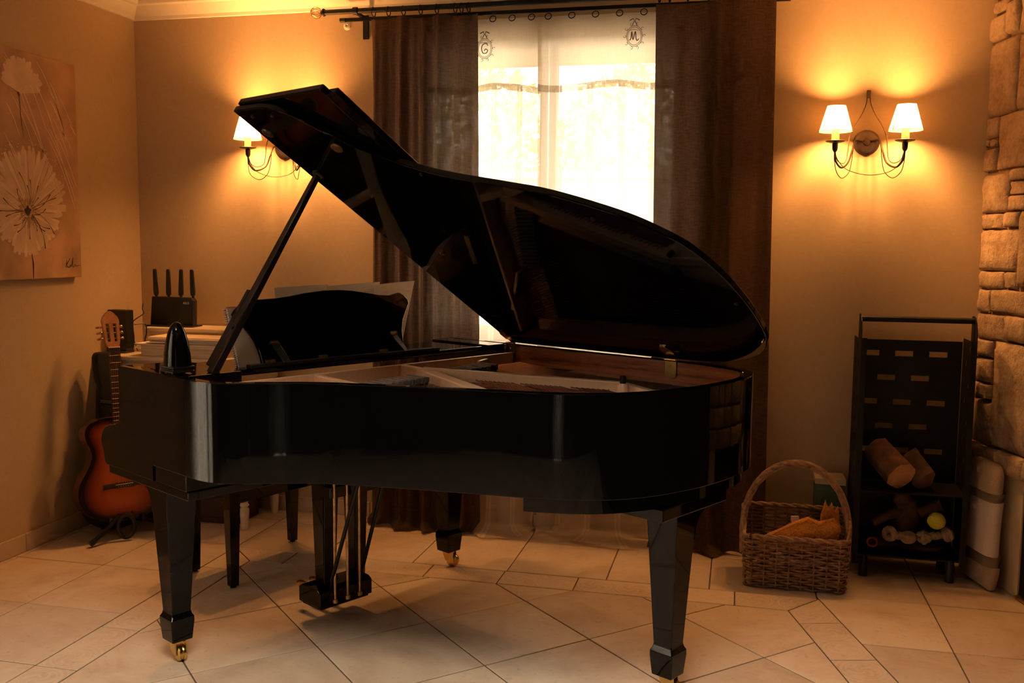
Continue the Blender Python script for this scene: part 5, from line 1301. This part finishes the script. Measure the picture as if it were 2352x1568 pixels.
def logm(a, b, r0, r1, seed, label, half=False):
    r = random.Random(seed); t = thing('log', label, 'log', Vector(a)*.5+Vector(b)*.5-Vector((0,0,r0)), 'logs on the rack')
    a = Vector(a); b = Vector(b); d = (b-a).normalized(); nx = d.orthogonal().normalized(); ny = d.cross(nx); seg = 18; v = []; ns = 7
    wob = [1+r.uniform(-.07,.07) for _ in range(seg)]
    def rad(k):
        an = 2*PI*k/seg
        if half: return 1.0 if math.sin(an) > -.15 else .15/max(.15, -math.sin(an))
        return 1.0
    for i in range(ns+1):
        p = a+(b-a)*i/ns; rr = r0+(r1-r0)*i/ns
        for k in range(seg):
            an = 2*PI*k/seg; q = rr*wob[k]*rad(k)*(1+r.uniform(-.02,.02)); v.append(p+nx*math.cos(an)*q+ny*math.sin(an)*q)
    f = [(i*seg+k, i*seg+(k+1) % seg, (i+1)*seg+(k+1) % seg, (i+1)*seg+k) for i in range(ns) for k in range(seg)]
    obj('bark', MB().add(v, f), 'log_bark_dark' if half else 'log_bark', t, smooth=50)
    for e, (p, off, sg_) in enumerate(((a, 0, -1), (b, ns*seg, 1))):
        obj('cut_end', MB().add([p+d*sg_*.002]+[v[off+k]+d*sg_*.0005 for k in range(seg)], [(0, 1+k, 1+(k+1) % seg) for k in range(seg)]), 'log_bark' if half else 'log_end', t, smooth=0)
logm((.693,4.255,.446), (.612,4.405,.525), .064, .060, 1, 'pale-ended round log lying on the rack shelf')
logm((.785,4.275,.435), (.735,4.43,.50), .050, .052, 2, 'dark split log leaning beside the pale-ended one', True)
# dog toys in the bottom of the rack
tb = tag(obj('tennis_ball', MB().blob((.842,4.262,.262), .036, 20, 12), 'tennis_felt', smooth=80), 'yellow tennis ball in the bottom of the log rack', 'ball')
obj('seam', MB().tube([Vector((.842,4.262,.262))+Vector((math.cos(a)*.8, math.sin(a)*.75, .62*math.sin(2*a)))*(.0362/ (math.sqrt(.64*math.cos(a)**2+.5625*math.sin(a)**2+.3844*math.sin(2*a)**2))) for a in [2*PI*k/40 for k in range(40)]], .0012, 4, closed=True), 'white_plastic', tb)
def rope_toy(p, q, label, seed):
    r = random.Random(seed); t = thing('rope_toy', label, 'rope toy', Vector(p)*.5+Vector(q)*.5-Vector((0,0,.03)), 'dog toys in the log rack')
    p = Vector(p); q = Vector(q); d = (q-p).normalized(); nx = d.orthogonal().normalized(); ny = d.cross(nx); mb = MB(); Ln = (q-p).length
    for s in range(3):
        mb.tube([p+d*Ln*i/24+nx*.010*math.cos(i*.9+s*2.09)+ny*.010*math.sin(i*.9+s*2.09) for i in range(25)], .009, 6)
    rp = obj('rope', mb, 'toy_rope', t)
    for e in (p, q):
        mb = MB()
        for s in range(3):
            ax_ = Vector((r.gauss(0,1), r.gauss(0,1), r.gauss(0,1))).normalized(); b1 = ax_.orthogonal().normalized(); b2 = ax_.cross(b1)
            mb.tube([e+(b1*math.cos(a)+b2*math.sin(a))*.020 for a in [2*PI*k/14 for k in range(14)]], .0145, 7, closed=True)
        obj('knot', mb, 'toy_rope', t)
rope_toy((.660,4.268,.190), (.735,4.268,.180), 'knotted cream rope toy at the front of the rack bottom', 1)
rope_toy((.800,4.285,.182), (.893,4.290,.200), 'knotted cream rope toy lying under the tennis ball', 2)
pb = thing('plush_toy', 'brown plush toy slumped in the bottom of the log rack', 'plush toy', (.74,4.36,.102))
obj('body', MB().blob((.745,4.395,.245), (.058,.045,.085), 16, 12, .05, random.Random(1)), 'toy_brown', pb, smooth=80)
obj('head', MB().blob((.720,4.370,.322), (.038,.036,.034), 14, 10, .05, random.Random(2)), 'toy_brown', pb, smooth=80)
obj('limb', MB().tube([(.70,4.37,.26),(.65,4.345,.245),(.60,4.335,.215)], [.022,.020,.018], 10), 'toy_brown', pb)
obj('limb', MB().tube([(.79,4.37,.26),(.84,4.37,.29),(.88,4.36,.31)], [.022,.022,.028], 10), 'toy_brown', pb)
rt_ = tag(obj('ring_toy', MB().tube([(.590+.020*math.cos(a), 4.262+.008*math.sin(a), .150+.017*math.sin(a)) for a in [2*PI*k/20 for k in range(20)]], .0042, 8, closed=True), 'toy_red'), 'small red ring toy at the left of the rack bottom', 'ring toy')
dt = thing('cloth_bundle', 'dark cloth bundle filling the bottom of the rack', 'bundle', (.73,4.36,.102))
obj('folds', MB().blob((.64,4.36,.134), (.085,.075,.028), 18, 10, .10, random.Random(5)).blob((.80,4.35,.132), (.105,.080,.026), 18, 10, .10, random.Random(6)), 'felt_dark', dt, smooth=70)

# ------------------------------------------------------------------ wicker basket
bs = thing('wicker_basket', 'rectangular wicker basket with a tall arched handle', 'basket', (.26, 4.10, 0))
BX0, BX1, BY0, BY1 = .062, .458, 3.995, 4.235
def bpath(z, off=0.0, n=84):
    # rounded rectangle, flaring slightly to the top
    fl_ = .010*z/.22; pts = []; x0, x1, y0, y1 = BX0-fl_+.0-off, BX1+fl_+off, BY0-fl_-off, BY1+fl_+off; r = .030
    per = [(x0+r,y0),(x1-r,y0),(x1,y0+r),(x1,y1-r),(x1-r,y1),(x0+r,y1),(x0,y1-r),(x0,y0+r)]
    segs = []
    for i in range(8):
        a = Vector((*per[i],0)); b = Vector((*per[(i+1) % 8],0))
        k = 28 if i in (0,4) else (14 if i in (2,6) else 5)
        for j in range(k):
            t = j/k
            if i % 2: 
                cxx = (x1-r if i in (1,3) else x0+r); cyy = (y0+r if i in (1,7) else y1-r); a0 = {1:-PI/2, 3:0, 5:PI/2, 7:PI}[i]
                segs.append(Vector((cxx+r*math.cos(a0+t*PI/2), cyy+r*math.sin(a0+t*PI/2), z)))
            else: segs.append(a.lerp(b, t)+Vector((0,0,z)))
    return segs
pp0 = bpath(0); nB = len(pp0)
def inward(pts, i):
    a = pts[i-1]; b = pts[(i+1) % len(pts)]; t = (b-a).normalized(); return Vector((-t.y, t.x, 0))
mb = MB(); rows = 19; front_h = .215; back_h = .285
def rim_h(p):                     # front low, sides and back higher
    t = min(1, max(0, (p.y-BY0-.01)/.06)); return front_h+(back_h-front_h)*t*t*(3-2*t)
rw = random.Random(4)
for k in range(rows):
    zr = (k+.6)/rows; pts = []
    base = bpath(.1); jit = [rw.uniform(-.0012,.0012) for _ in range(nB)]
    for i in range(nB):
        p = base[i]; z = zr*rim_h(p); q = bpath_cache[k][i] if False else p
        fl_ = .010*(z-.1)/.22; n_in = inward(base, i)
        wv = math.cos(PI*(i/4.0+k))*.0062
        pts.append(Vector((p.x,p.y,z+jit[i]*1.0))-n_in*(fl_)+n_in*wv)
    mb.tube(pts, .0043, 5, closed=True)
wv = obj('weave', mb, 'wicker', bs, smooth=60); wv['kind'] = 'stuff'
for i in range(0, nB, 4):
    base = bpath(.1); p = base[i]; n_in = inward(base, i); h = rim_h(p)
    if True: obj('stake', MB().tube([Vector((p.x,p.y,.004))+n_in*.0045, Vector((p.x,p.y,h*.5)), Vector((p.x,p.y,h))-n_in*.006], .0042, 6), 'wicker', bs)
mb = MB(); base = bpath(.1)
for s in range(2):
    mb.tube([Vector((p.x,p.y,rim_h(p)+.004))-inward(base,i)*.006+inward(base,i)*.006*math.cos(i*.8+s*PI)+Vector((0,0,.005*math.sin(i*.8+s*PI))) for i, p in enumerate(base)], .0062, 6, closed=True)
obj('rim_braid', mb, 'wicker', bs)
obj('bottom', boxes((BX0+.005, BX1-.005, BY0+.005, BY1-.005, .003, .010)), 'wicker', bs, bevel=0)
hy = 4.075; arc = []
for k in range(41):
    t = PI*k/40; arc.append(Vector((.260-.212*math.cos(t)*(1-.06*math.sin(t)), hy+.02*math.sin(t), .225+.285*math.sin(t)**.82)))
arc = [Vector((.050,hy,.12))]+arc+[Vector((.470,hy,.12))]
mb = MB()
for s in range(5):
    pts = []
    for i, p in enumerate(arc):
        a = arc[max(i-1,0)]; b = arc[min(i+1,len(arc)-1)]; t = (b-a).normalized(); yv = Vector((0,1,0)); nn = t.cross(yv)
        an = i*.42+s*2*PI/5; pts.append(p+yv*.0085*math.cos(an)+nn*.0085*math.sin(an))
    mb.tube(pts, .0072, 6)
obj('handle', mb, 'wicker', bs)
# things inside the basket
nt_ = thing('net_bag', 'orange mesh net bag slumped over the basket edge', 'net bag', (.28, 4.08, .012))
def lump(c, r, seed, mat, parent, name, jit=.08):
    rr = random.Random(seed); return obj(name, MB().blob(c, r, 26, 16, 0, rr), mat, parent, smooth=80)
ls = [(.16,.155),(.20,.180),(.25,.205),(.305,.228),(.345,.235),(.375,.232),(.405,.245)]
mb = MB(); prof_n = 20; v = []
sec = [(.115,4.055,.160,.020,.018),(.150,4.06,.178,.050,.030),(.20,4.07,.188,.062,.045),(.26,4.075,.205,.066,.062),(.31,4.08,.215,.062,.070),(.355,4.08,.210,.056,.060),(.385,4.075,.228,.045,.058),(.412,4.07,.248,.036,.045),(.432,4.065,.250,.020,.028),(.440,4.06,.248,.004,.006)]
for (x, y, z, ry, rz) in sec:
    for k in range(prof_n):
        a = 2*PI*k/prof_n; j = 1+.07*math.sin(a*5+x*60); v.append((x, y+ry*math.cos(a)*j, z+rz*math.sin(a)*j))
f = [(i*prof_n+k, i*prof_n+(k+1) % prof_n, (i+1)*prof_n+(k+1) % prof_n, (i+1)*prof_n+k) for i in range(len(sec)-1) for k in range(prof_n)]
f += [tuple(range(prof_n))]
net = obj('net', mb.add(v, f), 'orange_net', nt_, smooth=80)
mb = MB()
for i in range(1, len(sec)-1):
    for k in range(0, prof_n, 2):
        p = [Vector(v[i*prof_n+k])*1.0, Vector(v[(i+1)*prof_n+(k+1) % prof_n])]
        mb.tube([p[0], p[1]], .0012, 4, caps=False); mb.tube([Vector(v[i*prof_n+(k+1) % prof_n]), Vector(v[(i+1)*prof_n+k])], .0012, 4, caps=False)
ms = obj('mesh_threads', mb, 'orange_net', net, smooth=0); ms['kind'] = 'stuff'
fs = thing('firelighter_sack', 'jagged orange paper sack top sticking out of the basket', 'sack', (.40, 4.145, .10))
obj('sack', MB().prism([(.362,.12),(.448,.12),(.442,.28),(.436,.322),(.422,.300),(.410,.335),(.398,.305),(.384,.345),(.374,.300),(.368,.28)], lambda x, z: (x,4.150,z), lambda x, z: (x,4.180,z)), 'orange_net', fs, bevel=.003)
kd = [((.12,4.150,.05),(.30,4.165,.225)),((.10,4.180,.09),(.27,4.190,.235)),((.16,4.210,.11),(.34,4.215,.255))]
for i, (a, b) in enumerate(kd):
    tag(obj('kindling_stick', MB().tube([a, b], [.014,.012], 7), 'log_bark', smooth=30), ['dark kindling stick crossing the basket towards the back right', 'dark kindling stick nearest the back left corner of the basket', 'dark kindling stick lying highest in the basket'][i], 'stick', 'kindling in the basket')
tag(obj('matchbox', MB().box((.262,4.150,.258), (.032,.012,.024), .3), 'white_plastic', bevel=.001), 'small white box poking up among the kindling in the basket', 'box')
# green carton behind the basket
gc = thing('carton', 'dull green carton with a cream lid edge behind the basket', 'carton', (.42, 4.46, 0))
obj('box', boxes((.362, .485, 4.40, 4.525, .001, .355)), 'green_card', gc, bevel=.002)
obj('lid', boxes((.358, .489, 4.396, 4.529, .3555, .382)), 'hearth_plaster', gc, bevel=.002)

# ------------------------------------------------------------------ cushion standing against the fireplace
cu_ = thing('floor_cushion', 'beige floor cushion with a white panel standing against the fireplace', 'cushion', SP(.23,.07,0))
def pillow(s0, s1, z0, z1, d0, d1, mat, name, puff, parent, n=14, lo=0, hi=1):
    mb = MB(); v = []
    nz = n; ns_ = n
    dm = (d0+d1)/2; hd__ = (d1-d0)/2
    def pos(a, b, side):
        e = (1-abs(2*a-1)**4)*(1-abs(2*(lo+(hi-lo)*b)-1)**6); e = max(e,0)**.5
        sag = .012*math.sin(b*PI)
        t_ = lo+(hi-lo)*b; q_ = max(0, (t_-.88)/.12, (.05-t_)/.08); cr_ = .05*(1-math.sqrt(max(0, 1-min(1,q_)**2)))
        return SP((s0+cr_)+(s1-s0-2*cr_)*a+.004*math.sin(t_*9)*a, dm+side*hd__*(.35+.65*e)+.010*(1-b)+.05*(1-(lo+(hi-lo)*b))*0, z0+(z1-z0)*b)
    for side in (-1, 1):
        for j in range(nz+1):
            for i in range(ns_+1): v.append(pos(i/ns_, j/nz, side))
    m0 = (nz+1)*(ns_+1); f = []
    for j in range(nz):
        for i in range(ns_):
            q = (j*(ns_+1)+i, j*(ns_+1)+i+1, (j+1)*(ns_+1)+i+1, (j+1)*(ns_+1)+i); f += [q, tuple(m0+k for k in reversed(q))]
    e = [i for i in range(ns_+1)]+[j*(ns_+1)+ns_ for j in range(1,nz+1)]+[nz*(ns_+1)+i for i in range(ns_-1,-1,-1)]+[j*(ns_+1) for j in range(nz-1,0,-1)]
    f += [(e[i], m0+e[i], m0+e[(i+1) % len(e)], e[(i+1) % len(e)]) for i in range(len(e))]
    return obj(name, mb.add(v, f), mat, parent, smooth=70)
zz0, zz1 = .006, .528
bands = [(.006,.105,'cushion_beige','cover_panel'),(.105,.150,'cushion_band','stripe'),(.150,.375,'cushion_white','white_panel'),(.375,.412,'cushion_band','stripe'),(.412,.528,'cushion_beige','cover_panel')]
for a, b, mt_, nm in bands:
    pillow(.135, .372, a, b, .034, .098, mt_, nm, .05, cu_, lo=(a-zz0)/(zz1-zz0), hi=(b-zz0)/(zz1-zz0))
